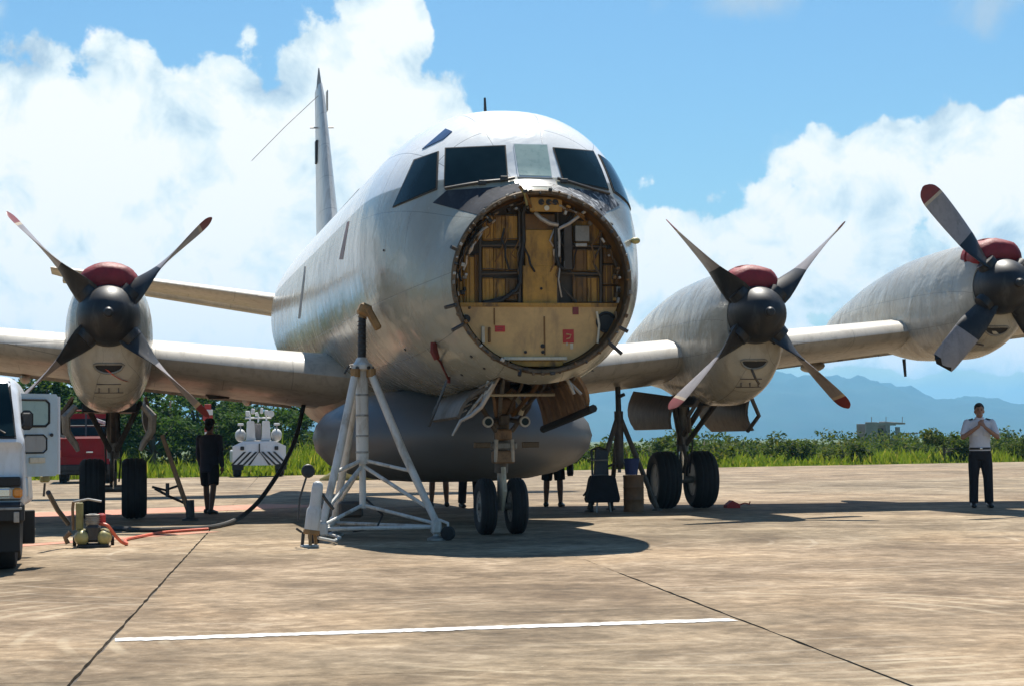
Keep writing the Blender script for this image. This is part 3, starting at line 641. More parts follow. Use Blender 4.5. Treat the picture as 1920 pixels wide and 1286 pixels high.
MB().tube([(8.35, 9.2, 2.5), (8.37, 9.2, 2.2)], [.03, .022], 6).build('aerial', 'black_paint', AC)
def stab(sgn):
    st = []
    for X in (.5, .95, 2.5, 4.5, 6.1, 6.35):
        fr = (X-.5)/5.9; ch = 3.1 - 1.7*fr; ly = 23.6 + .95*fr; z = 4.5 + .149*(X-.5); tt = .11 if X < 6.2 else .04
        st.append((Vector((sgn*X, ly, z)), Vector((sgn*X, ly+ch, z-.1)), tt))
    a = MB().loft([foil(p, q_, t, 0, .68) for p, q_, t in st]).build('tailplane', 'wing_skin', AC, 40); uv_from(a.data, lambda co: co[:, :2])
    a = MB().loft([foil(p+Vector((0, .03, -.02)), q_+Vector((0, 0, -.12)), t, .70, 1.) for p, q_, t in st[1:5]]).build('elevator', 'wing_skin', AC, 40); uv_from(a.data, lambda co: co[:, :2])
stab(-1); stab(1)
fz = [(4.7, 19.2, .10), (5.3, 20.9, .11), (5.9, 21.7, .115), (6.8, 22.3, .11), (8.4, 23.25, .10), (9.5, 23.95, .09), (9.85, 24.3, .07)]
TE = lambda z: 25.5 + .06*(z-5)
st = [(Vector((0, y, z)), Vector((0, TE(z), z)), t) for z, y, t in fz]
f_ = MB().loft([foil(a, b, t, 0, .66, vert=True) for a, b, t in st]).build('fin', 'tail_skin', AC, 40); uv_from(f_.data, lambda co: co[:, 1:])
f_ = MB().loft([foil(a+Vector((0, .03, .05 if i == 1 else 0)), b, t, .68, 1., vert=True) for i, (a, b, t) in enumerate(st) if i > 0]).build('rudder', 'tail_skin', AC, 40); uv_from(f_.data, lambda co: co[:, 1:])
MB().tube([(0, 24.7, 9.8), (0, 24.75, 10.0), (0, 24.78, 10.3)], [.07, .05, .012], 8).build('fin_tip_probe', 'tail_skin', AC)
MB().tube([(-.27, 24.3, 8.75), (.3, 24.3, 8.77)], .02, 6).build('fin_aerial', 'steel_grey', AC)
MB().box((.17, 24.55, 9.45), (.02, .35, .5), None, .005).build('fin_aerial', 'tail_skin', AC)
MB().box((-.13, 24.2, 8.15), (.05, .3, .55), None, .01).build('fin_light', 'black_plain', AC)
MB().tube([(-.05, 24.3, 9.55), at(535, 238, 24.6), at(472, 302, 25)], .008, 5).build('wire_aerial', 'steel_grey', AC)
# ---- nacelles and propellers
NY = [6.86, 6.95, 7.1, 7.5, 8.2, 9.7, 11.2, 12.6, 13.7, 14.4]
def nacelle(X, hz_, botk, name):
    top = pchip(NY, [.50, .60, .68, .75, .78, .73, .55, .27, .02, -.25]); bot = pchip(NY, [-.60, -.80, -1.0, -1.24, -1.37, -1.32, -1.05, -.9, -.8, -.7])
    hw = pchip(NY, [.46, .52, .56, .61, .65, .66, .62, .5, .34, .08]); zm = pchip(NY, [-.05, -.12, -.18, -.22, -.24, -.25, -.3, -.35, -.42, -.5])
    rg = []
    for Y in np.linspace(NY[0], NY[-1], 44):
        t, b, w, m = top(Y), bot(Y)*botk, hw(Y), zm(Y); r_ = []
        for k in range(48):
            a = 2*math.pi*k/48; c, s = math.cos(a), math.sin(a); e = .82 if s < 0 else .92
            r_.append(Vector((X+w*math.copysign(abs(c)**e, c), Y, hz_+m+(t-m if s > 0 else m-b)*math.copysign(abs(s)**e, s))))
        rg.append(r_)
    mb = MB().loft(rg); o = mb.build('nacelle', 'nacelle_skin', AC, 45); bv = bvh_of(mb)
    uv_from(o.data, lambda co: np.stack([co[:, 1], np.arctan2(co[:, 2]-hz_+.3, co[:, 0]-X)*.9], 1))
    def sy(x, z):
        h = bv.ray_cast(Vector((X+x, 0, hz_+z)), Vector((0, 1, 0)))[0]; return h.y if h else 7.2
    # smile-shaped oil cooler intake in the chin
    zi = -.74 if botk > .9 else -.68
    up_, lo_ = [], []
    for k in range(13):
        u = -1+2*k/12; x = .215*u
        up_.append((x, zi+.045*(1-u*u)**.5+.03*u*u)); lo_.append((x, zi-.085*(1-u*u)**.5+.03*u*u))
    loop = up_ + lo_[::-1][1:-1]
    p3 = [Vector((X+x, sy(x, z)-.012, hz_+z)) for x, z in loop]
    mb = MB(); mb.plate(p3, .03, (0, 1, 0)); mb.build('oil_cooler_intake', 'black_plain', o, 0)
    MB().tube(p3+[p3[0]], .018, 6).build('intake_lip', 'nacelle_skin', o)
    for zz, w in ((-.98, .22), (-1.1, .26)) if botk > .9 else ():
        MB().box((X, sy(0, zz)-.004, hz_+zz), (w*1.6, .012, .014), None, .002).build('seam', 'gear_dark', o)
    if botk > .9:
        for x in (-.14, .0, .14): MB().box((X+x, sy(x, -1.04)-.006, hz_-1.04), (.016, .014, .12), None, .002).build('seam', 'gear_dark', o)
    # air intake tunnel above the spinner
    MB().lathe([(.28, .05), (.33, .08), (.345, .2), (.33, .5)], (X, 6.85, hz_+.42), (0, 1, 0), 24).build('air_intake', 'nacelle_skin', o, 50)
    return o, sy
def blade(pr, X, hz_, phi, pitch, rmax=2.05, tipr=None, seed=0):
    d = Vector((math.cos(phi), 0, math.sin(phi))); t = Vector((-math.sin(phi), 0, math.cos(phi)))
    ch = pchip([.3, .5, .8, 1.1, 1.5, 1.8, 1.93, 2.01, 2.05], [.38, .45, .45, .42, .41, .39, .33, .2, .05])
    th = pchip([.3, .6, 1.0, 1.5, 2.05], [.15, .11, .06, .04, .015])
    be = pchip([.3, .5, 1.0, 1.5, 2.05], [-58, -45, -9, 6, 18])
    rr = [.3, .4, .5, .65, .8, .9, .98, 1.0, 1.15, 1.3, 1.5, 1.66, 1.72, 1.78, 1.83, 1.87, 1.91, 1.95, 1.98, 2.01, 2.035, 2.05]
    rr = [r_ for r_ in rr if r_ <= rmax]
    rg = []; hub = Vector((X, 6.7, hz_)); rs = random.Random(seed)
    for r_ in rr:
        b = R(pitch+be(r_)); c = math.cos(b)*t + math.sin(b)*Vector((0, 1, 0)); nn = -math.sin(b)*t + math.cos(b)*Vector((0, 1, 0))
        ring_ = []
        for k in range(16):
            a = 2*math.pi*k/16; jag = rs.uniform(-.09, .05) if (rmax < 2 and r_ > rmax-.02) else 0
            ring_.append(hub + d*(r_+jag) + c*(ch(r_)/2*math.cos(a)) + nn*(th(r_)/2*math.sin(a)*(1+.25*math.cos(a))))
        rg.append(ring_)
    mb = MB()
    mb.loft(rg); n = 16
    mids = [(rr[i]+rr[i+1])/2 for i in range(len(rr)-1)]
    k = 0
    for i, r_ in enumerate(mids):
        m = 0 if r_ < .99 else (3 if r_ > 1.83 else (2 if r_ > 1.78 else 1))
        for _ in range(n): mb.mi[k] = m; k += 1
    return mb.build('blade', ['black_paint', 'prop_grey', 'prop_band', 'prop_red'], pr, 50)
def prop(X, hz_, phi0, pitches, cut={}):
    pr = bpy.data.objects.new('propeller', None); COL.objects.link(pr); pr.parent = AC; pr.location = (X, 6.7, hz_); pr.empty_display_size = .3
    MB().lathe([(.0, -.62), (.05, -.615), (.075, -.58), (.075, -.53), (.20, -.47), (.31, -.37), (.385, -.22), (.435, -.05), (.45, .08), (.45, .16), (.0, .17)], (X, 6.7, hz_), (0, 1, 0), 40).build('spinner', 'black_paint', pr, 35)
    for k in range(4):
        blade(pr, X, hz_, R(phi0+90*k+(9 if k in cut else 0)), pitches, cut.get(k, 2.05), seed=k+5)
        a = R(phi0+90*k); MB().lathe([(.17, -.02), (.16, .1), (.0, .11)], (X+.4*math.cos(a), 6.68, hz_+.4*math.sin(a)), (math.cos(a), 0, math.sin(a)), 16).build('blade_root', 'black_paint', pr, 50)
    return pr
HUBS = [(-4.9, 3.05), (4.9, 3.08), (8.99, 3.54)]
n3, sy3 = nacelle(-4.9, 3.05, 1., 'a'); n2, sy2 = nacelle(4.9, 3.08, 1., 'b'); n1, sy1 = nacelle(8.99, 3.54, .8, 'c')
prop(-4.9, 3.05, 44, 90); prop(4.9, 3.08, 45, 90); prop(8.99, 3.54, 40, 165, {2: 1.66})
def intake_cover(X, hz_, label):
    t = thing('intake_cover', (X, 7.0, hz_+.5), label, 'engine cover', 'red engine intake covers')
    mb = MB(); rg = []
    for j in range(9):
        s = j/8; Y = 6.72+.62*s; k = math.sqrt(max(.05, 1-(1-min(1, s*1.9+.25))**2))
        rg.append([Vector((X+.43*k*math.copysign(abs(math.cos(a))**.8, math.cos(a)), Y, hz_+.47+.31*k*math.sin(a)*(1 if math.sin(a) > 0 else .6)*(1+.04*math.sin(7*a+j)))) for a in [2*math.pi*i/28 for i in range(28)]])
    mb.loft(rg).build('cover', 'cover_red', t, 60)
    MB().tube([Vector((X+.44*math.cos(a), 7.16, hz_+.47+.325*math.sin(a)*(1 if math.sin(a) > 0 else .6))) for a in [math.pi*i/14-.2 for i in range(17)]], .016, 6).build('strap', 'cover_red', t)
    MB().tube([Vector((X+.40*math.cos(a), 6.95, hz_+.47+.30*math.sin(a))) for a in [math.pi*i/12 for i in range(13)]], .012, 6).build('seam', 'ribbon_red', t)
intake_cover(-4.9, 3.05, 'red cloth intake cover on the engine nearest the white truck')
intake_cover(4.9, 3.08, 'red cloth intake cover on the engine beside the fuselage, above the open gear doors')
intake_cover(8.99, 3.54, 'red cloth intake cover on the outer engine with the broken propeller blade')
def ribbon(pts, w, label):
    mb = MB()
    for o in (0, .006):
        pass
    vs = []; 
    for i, p in enumerate(pts):
        p = Vector(p); vs += [p+Vector((-w/2, 0, w*.2)), p+Vector((w/2, 0, -w*.2)), p+Vector((w/2, .006, -w*.2)), p+Vector((-w/2, .006, w*.2))]
    rg = [vs[4*i:4*i+4] for i in range(len(pts))]
    mb.loft(rg); return tag(mb.build('warning_ribbon', 'ribbon_red', None, 30), label, 'ribbon')
ribbon([(-4.93, sy3(-.03, -.78)-.02, 2.28), (-4.84, sy3(.06, -.84)-.03, 2.20), (-4.72, sy3(.18, -.92)-.03, 2.13), (-4.62, sy3(.26, -.95)-.03, 2.11)], .05, 'red warning ribbon hanging from the chin intake near the white truck')
MB().tube([(4.86, 6.98, 2.28), (4.9, 6.9, 2.12), (4.98, 6.95, 2.02)], .02, 6).build('drain_pipe', 'gear_dark', AC)
MB().tube([(8.6, 7.4, 2.72), (8.7, 7.2, 2.66), (8.82, 7.1, 2.62)], .02, 6).build('drain_pipe', 'gear_dark', AC)

# ---- landing gear
def wheel(par, c, r, w, parts=True):
    h = w/2
    tread = [(r*.56, -h*.8), (r*.68, -h*.98), (r*.86, -h), (r*.95, -h*.82), (r*.985, -h*.6)]
    for gx in (-.42, 0, .42): tread += [(r*.998, (gx-.12)*h), (r*.975, (gx-.06)*h), (r*.975, (gx+.06)*h), (r*.998, (gx+.12)*h)]
    tread += [(r*.985, h*.6), (r*.95, h*.82), (r*.86, h), (r*.68, h*.98), (r*.56, h*.8)]
    ty = MB(); ax = Vector((1, 0, 0)); rg = [[Vector(c)+Vector((hh, rad*math.cos(a), rad*math.sin(a))) for a in [2*math.pi*k/40 for k in range(40)]] for rad, hh in tread]
    rg.append(rg[0]); wo_ = ty.loft(rg, 0, False, False).build('tyre', 'rubber', par, 40)
    for s in (-1, 1):
        MB().lathe([(r*.58, h*.72), (r*.56, h*.80), (r*.46, h*.62), (r*.30, h*.55), (r*.22, h*.75), (r*.0, h*.78)], c, (s, 0, 0), 24).build('rim', 'gear_metal', par, 35)
        if s < 0:
            for k in range(8):
                a = 2*math.pi*k/8
                MB().lathe([(0, 0), (r*.05, 0), (r*.05, .012), (0, .014)], Vector(c)+Vector((s*h*.60, r*.38*math.cos(a), r*.38*math.sin(a))), (s, 0, 0), 8).build('rim_hole', 'black_plain', par, 30)
def part_empty(name, loc):
    e = bpy.data.objects.new(name, None); COL.objects.link(e); e.parent = AC; e.location = loc; e.empty_display_size = .2; return e
def main_gear(X, zb):
    gE = part_empty('main_gear', (X, 10.3, 0)); Yw = 10.3
    for s in (-1, 1): wheel(gE, (X+s*.33, Yw, .49), .49, .40)
    MB().tube([(X-.45, Yw, .49), (X+.45, Yw, .49)], .06, 10).build('axle', 'gear_metal', gE)
    MB().tube([(X, Yw, .49), (X, Yw-.02, 1.0), (X, Yw-.05, 1.02)], [.06, .06, .06], 12).build('piston', 'chrome', gE)
    MB().tube([(X, Yw-.03, .98), (X, Yw-.1, zb+.25)], [.10, .115], 14).build('strut', 'gear_metal', gE)
    MB().tube([(X-.02, Yw-.12, .62), (X-.02, Yw-.32, .82), (X-.02, Yw-.13, 1.08)], .03, 8).build('torque_link', 'gear_dark', gE)
    for s in (-1, 1):
        MB().tube([(X+s*.05, Yw-.1, 1.1), (X+s*.42, Yw-.9, zb+.2)], .045, 8).build('side_brace', 'gear_dark', gE)
    MB().tube([(X, Yw-.1, 1.25), (X, Yw-1.5, zb+.2)], .05, 8).build('drag_brace', 'gear_dark', gE)
    MB().tube([(X+.09, Yw-.12, .6), (X+.13, Yw-.2, 1.1), (X+.08, Yw-.15, zb+.1)], .014, 6).build('brake_line', 'cable_black', gE)
    MB().tube([(X-.11, Yw-.12, .75), (X-.13, Yw-.2, 1.2), (X-.1, Yw-.15, zb+.1)], .014, 6).build('brake_line', 'cable_black', gE)
    return gE
G3 = main_gear(-4.85, 1.65); G2 = main_gear(4.72, 1.68)
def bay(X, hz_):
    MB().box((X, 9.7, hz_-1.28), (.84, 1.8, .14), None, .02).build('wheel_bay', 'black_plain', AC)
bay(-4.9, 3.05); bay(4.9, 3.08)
def gear_door(pts, m, par, ribs=4, th=.05, name='gear_door', bw=.10):
    """pts: hinge-front, hinge-rear, free-rear, free-front; slightly bowed outwards with ribs on the inner face"""
    a, b, c, d = [Vector(p) for p in pts]; nrm = (b-a).cross(d-a).normalized(); rg = []
    for j in range(7):
        v = j/6; bow = nrm*(bw*math.sin(math.pi*v*.9)); e0 = a.lerp(d, v)+bow; e1 = b.lerp(c, v)+bow
        e1 = e1.lerp(e0, .12*v**4); rg.append([e0, e1, e1+nrm*th, e0+nrm*th])
    o = MB().loft(rg).build(name, m, par, 30)
    for i in range(ribs):
        u = (i+.6)/(ribs+.2); pp = [a.lerp(b, u).lerp(d.lerp(c, u), v)+nrm*(bw*math.sin(math.pi*v*.9)) for v in (.06, .3, .6, .92)]
        MB().tube(pp, .028, 5).build('rib', m, o); 
    return o
for (X, hz_) in ((-4.9, 3.05), (4.9, 3.08)):
    z = hz_-1.32
    for s, dz, dx in ((-1, -.42, .1), (1, -.44, .12)):
        h0 = (X+s*.60, 8.9, z+.1); h1 = (X+s*.60, 11.7, z+.28); f1 = (X+s*(.60+dx), 11.5, z+dz); f0 = (X+s*(.60+dx), 9.0, z+dz-.0)
        gear_door((h0, h1, f1, f0), 'gear_dark', AC, 5)
for s in (-1, 1):   # curved forward links of the starboard gear doors
    MB().tube([(-4.9+s*.5, 8.2, 1.78), (-4.9+s*.64, 8.15, 1.62), (-4.9+s*.63, 8.2, 1.4), (-4.9+s*.5, 8.3, 1.2), (-4.9+s*.46, 8.3, 1.1)], [.05, .07, .065, .05, .03], 8).build('door_link', 'gear_metal', AC)
    MB().tube([(4.9+s*.45, 8.4, 1.82), (4.9+s*.6, 8.5, 1.55), (4.9+s*.5, 8.8, 1.3)], .035, 8).build('door_link', 'gear_dark', AC)

NG_ = part_empty('nose_gear', (0, 2.5, 0))
for s in (-1, 1): wheel(NG_, (s*.2, 2.55, .355), .355, .2)
MB().tube([(-.3, 2.55, .355), (.3, 2.55, .355)], .045, 10).build('axle', 'gear_metal', NG_)
MB().tube([(0, 2.55, .3), (0, 2.5, .85)], .05, 12).build('piston', 'hose_silver', NG_)
MB().tube([(0, 2.5, .78), (0, 2.42, 1.95)], [.085, .11], 14).build('strut', 'gear_dark', NG_)
MB().tube([(0, 2.44, .30), (0, 2.30, .55), (0, 2.36, .85)], [.02, .035, .03], 8).build('torque_link', 'zinc_white', NG_)
MB().box((0, 2.36, .98), (.28, .16, .16), None, .02).build('steering_collar', 'rust_metal', NG_)
MB().box((0, 2.35, 1.12), (.34, .12, .10), None, .02).build('steering_collar', 'gear_metal', NG_)
MB().box((0, 2.33, 1.26), (.20, .14, .14), None, .02).build('steering_collar', 'rust_metal', NG_)
for s in (-1, 1):
    MB().tube([(s*.11, 2.3, .92), (s*.1, 2.28, 1.2)], .025, 8).build('steering_cylinder', 'hose_silver', NG_)
    MB().tube([(s*.1, 2.3, 1.3), (s*.3, 2.2, 1.6), (s*.36, 2.1, 1.9)], .03, 8).build('side_brace', 'gear_dark', NG_)
    li = MB().lathe([(.0, -.0), (.05, .0), (.062, .02), (.068, .06), (.05, .10), (0, .12)], (s*.235, 2.12, 1.42), (0, 1, 0), 20).build('landing_light', 'gear_metal', NG_, 40)
    MB().lathe([(.044, .0), (.066, .0), (.070, .025), (.044, .02)], (s*.235, 2.10, 1.42), (0, 1, 0), 20).build('light_rim', 'jack_white', NG_, 40)
    MB().lathe([(0, 0), (.046, .0), (.046, .006), (0, .006)], (s*.235, 2.095, 1.42), (0, 1, 0), 16).build('lens', 'glass_dark', NG_, 0)
    MB().tube([(s*.235, 2.2, 1.42), (s*.05, 2.35, 1.45)], .03, 8).build('light_arm', 'gear_dark', NG_)
    MB().box((s*.31, 2.15, 1.13), (.22, .04, .07), None, .008).build('data_plate', 'rim_bronze', NG_)
MB().tube([(.0, 2.35, 1.7), (.12, 2.1, 1.72), (.2, 2.05, 1.6), (.16, 2.05, 1.5)], .035, 8).build('hose', 'zinc_white', NG_)
MB().tube([(.02, 2.3, 1.75), (.08, 2.15, 1.82), (.2, 2.1, 1.74), (.22, 2.05, 1.6)], .024, 8).build('hose', 'rust_metal', NG_)
MB().tube([(-.42, 1.6, 1.74), (0, 1.55, 1.74), (.5, 1.6, 1.74)], .018, 8).build('door_rod', 'zinc_white', NG_)
for k, (x_, m_) in enumerate(((-.34, 'rust_metal'), (-.2, 'gear_metal'), (.06, 'rim_bronze'), (.27, 'zinc_dark'), (.38, 'gear_dark'))):
    MB().tube([(x_, 1.3, 2.0), (x_*.9+.03, 1.6, 1.84), (x_*.6, 1.9, 1.7-.02*k), (x_*.35, 2.2, 1.5)], .02+.006*(k % 2), 7).build('link', m_, NG_)
MB().box((0, 2.25, 1.62), (.26, .2, .2), None, .03).build('actuator', 'rust_metal', NG_)
MB().box((-.02, 2.2, 1.45), (.13, .12, .13), None, .02).build('actuator', 'gear_dark', NG_)
for k in range(5):
    u = .1+.19*k; a = Vector((-.50, .55+.1*k, 1.84)).lerp(Vector((-.84, .60, 1.43)), u); MB().tube([a+Vector((.06, -.02, .05)), a+Vector((-.02, .0, -.07))], .016, 6).build('door_lattice', 'hose_silver', AC)
    MB().tube([a+Vector((.02, -.03, .06)), a+Vector((-.10, .0, .0))], .012, 6).build('door_lattice', 'gear_metal', AC)
MB().tube([(0, 2.4, 1.5), (0, 3.1, 1.95)], .05, 8).build('drag_brace', 'gear_dark', NG_)
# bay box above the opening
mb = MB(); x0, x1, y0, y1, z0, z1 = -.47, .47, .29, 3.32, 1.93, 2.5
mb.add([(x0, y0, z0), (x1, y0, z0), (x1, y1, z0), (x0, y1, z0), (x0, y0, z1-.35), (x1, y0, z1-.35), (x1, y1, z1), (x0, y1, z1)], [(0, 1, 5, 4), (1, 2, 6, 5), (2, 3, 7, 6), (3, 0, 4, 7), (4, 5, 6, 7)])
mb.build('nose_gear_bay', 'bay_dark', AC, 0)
for (x, y, z, sx_, sy_, sz_) in ((-.3, .8, 2.0, .2, .3, .18), (.28, .9, 2.02, .25, .4, .16), (.1, 1.5, 2.1, .2, .4, .15), (-.32, 1.9, 2.05, .16, .4, .2)):
    MB().box((x, y, z), (sx_, sy_, sz_), None, .02).build('bay_unit', random.choice(['zinc_dark', 'gear_dark', 'rim_bronze']), AC)
for k in range(5):
    x = -.36+.17*k; MB().tube([(x, .5, 1.95), (x+.05, .9, 1.86+.03*(k % 2)), (x-.04, 1.6, 1.95), (x+.02, 2.4, 2.1)], .016, 6).build('pipe', random.choice(['hose_silver', 'rim_bronze', 'cable_black']), AC)
gear_door(((.50, 3.0, 1.90), (.50, .62, 1.98), (.72, .62, 1.57), (.66, 3.0, 1.36)), 'rust_metal', AC, 6, .04, 'nose_gear_door', .03)
MB().tube([(.74, .60, 1.55), (.71, 1.8, 1.44), (.67, 3.02, 1.33)], .05, 8).build('door_seal', 'rubber', AC)
gear_door(((-.47, .55, 1.80), (-.47, 3.0, 1.77), (-.80, 2.95, 1.40), (-.84, .60, 1.42)), 'gear_dark', AC, 5, .04, 'nose_gear_door')
MB().tube([(-.40, .6, 1.92), (-.52, .56, 1.74), (-.62, .55, 1.58), (-.74, .55, 1.48), (-.86, .55, 1.42), (-.95, .6, 1.25)], [.02, .03, .03, .028, .02, .012], 8).build('door_strut', 'hose_silver', AC)
for a, b in (((-.44, .62, 1.9), (-.66, .62, 1.62)), ((-.52, .58, 1.88), (-.6, .58, 1.6)), ((.36, .6, 1.95), (.6, .62, 1.72)), ((.42, .56, 1.9), (.5, .56, 1.72))):
    MB().tube([a, b], .02, 6).build('door_strut', 'hose_silver', AC)
# blade aerials under the nose
for (x0_, y0_, x1_, y1_) in ((838, 712, 804, 800), (1092, 672, 1112, 696)):
    a, b = at(x0_, y0_, 1.7), at(x1_, y1_, 2.1)
    MB().loft([[p+Vector((.018, 0, 0)), p+Vector((0, w, 0)), p+Vector((-.018, 0, 0)), p+Vector((0, -w, 0))] for p, w in ((a, .09), (a.lerp(b, .6), .07), (b, .03))]).build('blade_aerial', 'black_paint', AC)
h, n = hit(FUS_BVH, 815, 640)
pc = thing('pitot_cover', h, 'dark red cloth pitot cover with long strap on the nose cheek', 'cover')
dn = Vector((.05, -.05, -1))
MB().tube([h+n*.02, h+n*.05+Vector((.03, 0, -.09)), h+n*.07+Vector((.08, 0, -.17))], [.05, .07, .055], 8, flat=.5).build('sleeve', 'pitot_red', pc)
h2, n2_ = hit(FUS_BVH, 846, 704)
MB().tube([h+n*.07+Vector((.07, 0, -.15)), h.lerp(h2, .5)+n*.05, h2+n2_*.06], .014, 6).build('strap', 'pitot_red', pc)
MB().box(h2+n2_*.06, (.04, .02, .08)).build('tag', 'pitot_red', pc)
# ---------------------------------------------------------------- jacks, carts and other ground equipment
wj = thing('tripod_jack', (-1.83, 2.0, 0), 'tall white tripod jack holding up the starboard side of the nose', 'jack')
top = Vector((-1.83, 2.0, 2.12)); FEET = [Vector((-1.02, 1.42, .1)), Vector((-2.38, 1.45, .1)), Vector((-2.05, 3.15, .1))]
cb = Vector((-1.83, 2.0, .92))
MB().tube([top+Vector((0, 0, -.05)), cb], [.078, .078], 18).build('cylinder', 'jack_white', wj)
for z in (1.05, 1.25, 1.5, 1.75): MB().lathe([(.078, 0), (.084, .004), (.084, .02), (.078, .024)], (-1.83, 2.0, z), (0, 0, 1), 18).build('band', 'steel_grey', wj)
MB().tube([cb, (-1.83, 2.0, .38)], [.042, .042], 12).build('lower_tube', 'jack_white', wj)
MB().tube([top+Vector((0, 0, -.02)), (-1.82, 2.0, 2.72)], [.052, .046], 14).build('screw_ram', 'black_paint', wj)
for z in np.arange(2.2, 2.7, .05): MB().lathe([(.05, 0), (.058, .008), (.05, .016)], (-1.825, 2.0, z), (0, 0, 1), 14).build('thread_ring', 'dark_metal', wj)
MB().lathe([(.10, 0), (.13, .02), (.13, .07), (.09, .1), (.06, .16), (.0, .16)], top+Vector((0, 0, -.06)), (0, 0, 1), 20).build('collar', 'jack_white', wj)
for k in range(6):
    a = 2*math.pi*k/6; MB().lathe([(0, 0), (.022, 0), (.022, .02), (0, .02)], top+Vector((.13*math.cos(a), .13*math.sin(a), -.03)), (math.cos(a), math.sin(a), 0), 8).build('bolt', 'dark_metal', wj)
MB().tube([top+Vector((.0, 0, .03)), top+Vector((-.16, -.05, .0)), top+Vector((-.22, -.06, -.1))], .014, 6).build('crank', 'dark_metal', wj)
MB().box((-1.79, 2.0, 2.80), (.16, .2, .15), Matrix.Rotation(R(25), 3, 'Y'), .03).build('jack_pad', 'pad_orange', wj)
MB().tube([(-1.82, 2, 2.70), (-1.80, 2, 2.78)], [.06, .035], 10).build('ball_head', 'pad_orange', wj)
MB().box((-1.70, 1.95, 2.70), (.09, .12, .32), Matrix.Rotation(R(-28), 3, 'Y'), .02).build('jack_pad', 'pad_orange', wj)
for i, f in enumerate(FEET):
    d = (f-top); s = top + Vector((d.x, d.y, 0)).normalized()*.13 + Vector((0, 0, -.1))
    mid = s.lerp(f, .5)
    MB().tube([s, mid, f+Vector((0, 0, .12))], [.047, .05, .043], 12).build('leg', 'jack_white', wj)
    MB().tube([s+Vector((0, 0, .06)), s+Vector((0, 0, -.04))], .06, 10).build('leg_hinge', 'pad_orange', wj)
    MB().tube([s.lerp(f, .62), cb+Vector((0, 0, .05))], .022, 8).build('brace', 'jack_white', wj)
    MB().tube([s.lerp(f, .84), cb+Vector((0, 0, -.02))], .024, 8).build('brace', 'jack_white', wj)
    MB().tube([f+Vector((0, 0, .06)), FEET[(i+1) % 3]+Vector((0, 0, .06))], .024, 8).build('base_bar', 'jack_white', wj)
    MB().tube([(-1.83, 2.0, .42), f+Vector((0, 0, .10))], .022, 8).build('brace', 'jack_white', wj)
    MB().box(f+Vector((0, 0, .06)), (.12, .12, .16), None, .02).build('foot_socket', 'jack_white', wj)
    MB().lathe([(0, 0), (.11, 0), (.11, .025), (.04, .05), (.03, .1), (0, .1)], (f.x, f.y, 0), (0, 0, 1), 16).build('foot_plate', 'steel_grey', wj)
    o = Vector((d.x, d.y, 0)).normalized()*.16; c = Vector((f.x+o.x, f.y+o.y, .085))
    ww = MB(); ww.lathe([(0, -.03), (.05, -.03), (.085, -.025), (.085, .025), (.05, .03), (0, .03)], c, o.cross(Vector((0, 0, 1))), 18).build('caster', 'rubber', wj)
    MB().tube([f+Vector((0, 0, .16)), c+Vector((0, 0, .12)), c+Vector((0, 0, .02))], .018, 6).build('caster_fork', 'jack_white', wj)
MB().box((-1.95, 2.3, .36), (.3, .22, .2), None, .03).build('pump_box', 'dark_metal', wj)
MB().tube([(-1.8, 2.0, .5), (-1.6, 1.9, .3), (-1.7, 1.7, .15), (-2.0, 1.6, .12)], .014, 6).build('hose', 'cable_black', wj)

hp = thing('hydraulic_pump', (-2.62, .58, 0), 'upright white cylinder of a hydraulic hand pump beside the white jack', 'pump')
tilt = Vector((.14, .0, .99))
b0 = Vector((-2.62, .58, .0))
MB().lathe([(0, .16), (.085, .16), (.088, .18), (.088, .42), (.07, .45), (.065, .48), (.065, .68), (.055, .73), (.03, .75), (0, .755)], b0, tilt, 20).build('cylinder', 'jack_white', hp, 40)
MB().box(b0+Vector((0, 0, .012)), (.2, .2, .024), None, .006).build('base_plate', 'jack_white', hp)
MB().lathe([(.085, .14), (.095, .15), (.095, .19), (.085, .2)], b0, tilt, 20).build('base_ring', 'pad_orange', hp)
for a in (30, 150, 270):
    MB().tube([b0+Vector((.09*math.cos(R(a)), .09*math.sin(R(a)), .02)), b0+Vector((.075*math.cos(R(a)), .075*math.sin(R(a)), .17))], .02, 6).build('stand_leg', 'pad_orange' if a != 150 else 'dark_metal', hp)
MB().tube([b0+Vector((-.09, 0, .17)), b0+Vector((-.15, -.02, .21))], .014, 6).build('valve', 'dark_metal', hp)
MB().tube([b0+Vector((-.12, .1, .30)), b0+Vector((-.1, .1, .55)), b0+Vector((-.02, .1, .80))], .012, 6).build('gauge_stalk', 'dark_metal', hp)
MB().lathe([(0, 0), (.075, 0), (.08, .02), (.07, .04), (0, .045)], b0+Vector((-.01, .06, .86)), (.1, -1, .1), 20).build('gauge', 'black_paint', hp, 40)
MB().tube([b0+Vector((.1, 0, .66)), b0+Vector((.2, .02, .52)), b0+Vector((.28, .04, .42))], .02, 6).build('pump_handle', 'dark_metal', hp)
MB().tube([b0+Vector((.1, 0, .1)), b0+Vector((.3, .2, .05)), b0+Vector((.42, .6, .07)), b0+Vector((.3, .9, .1))], .018, 6).build('hose', 'jack_white', hp)

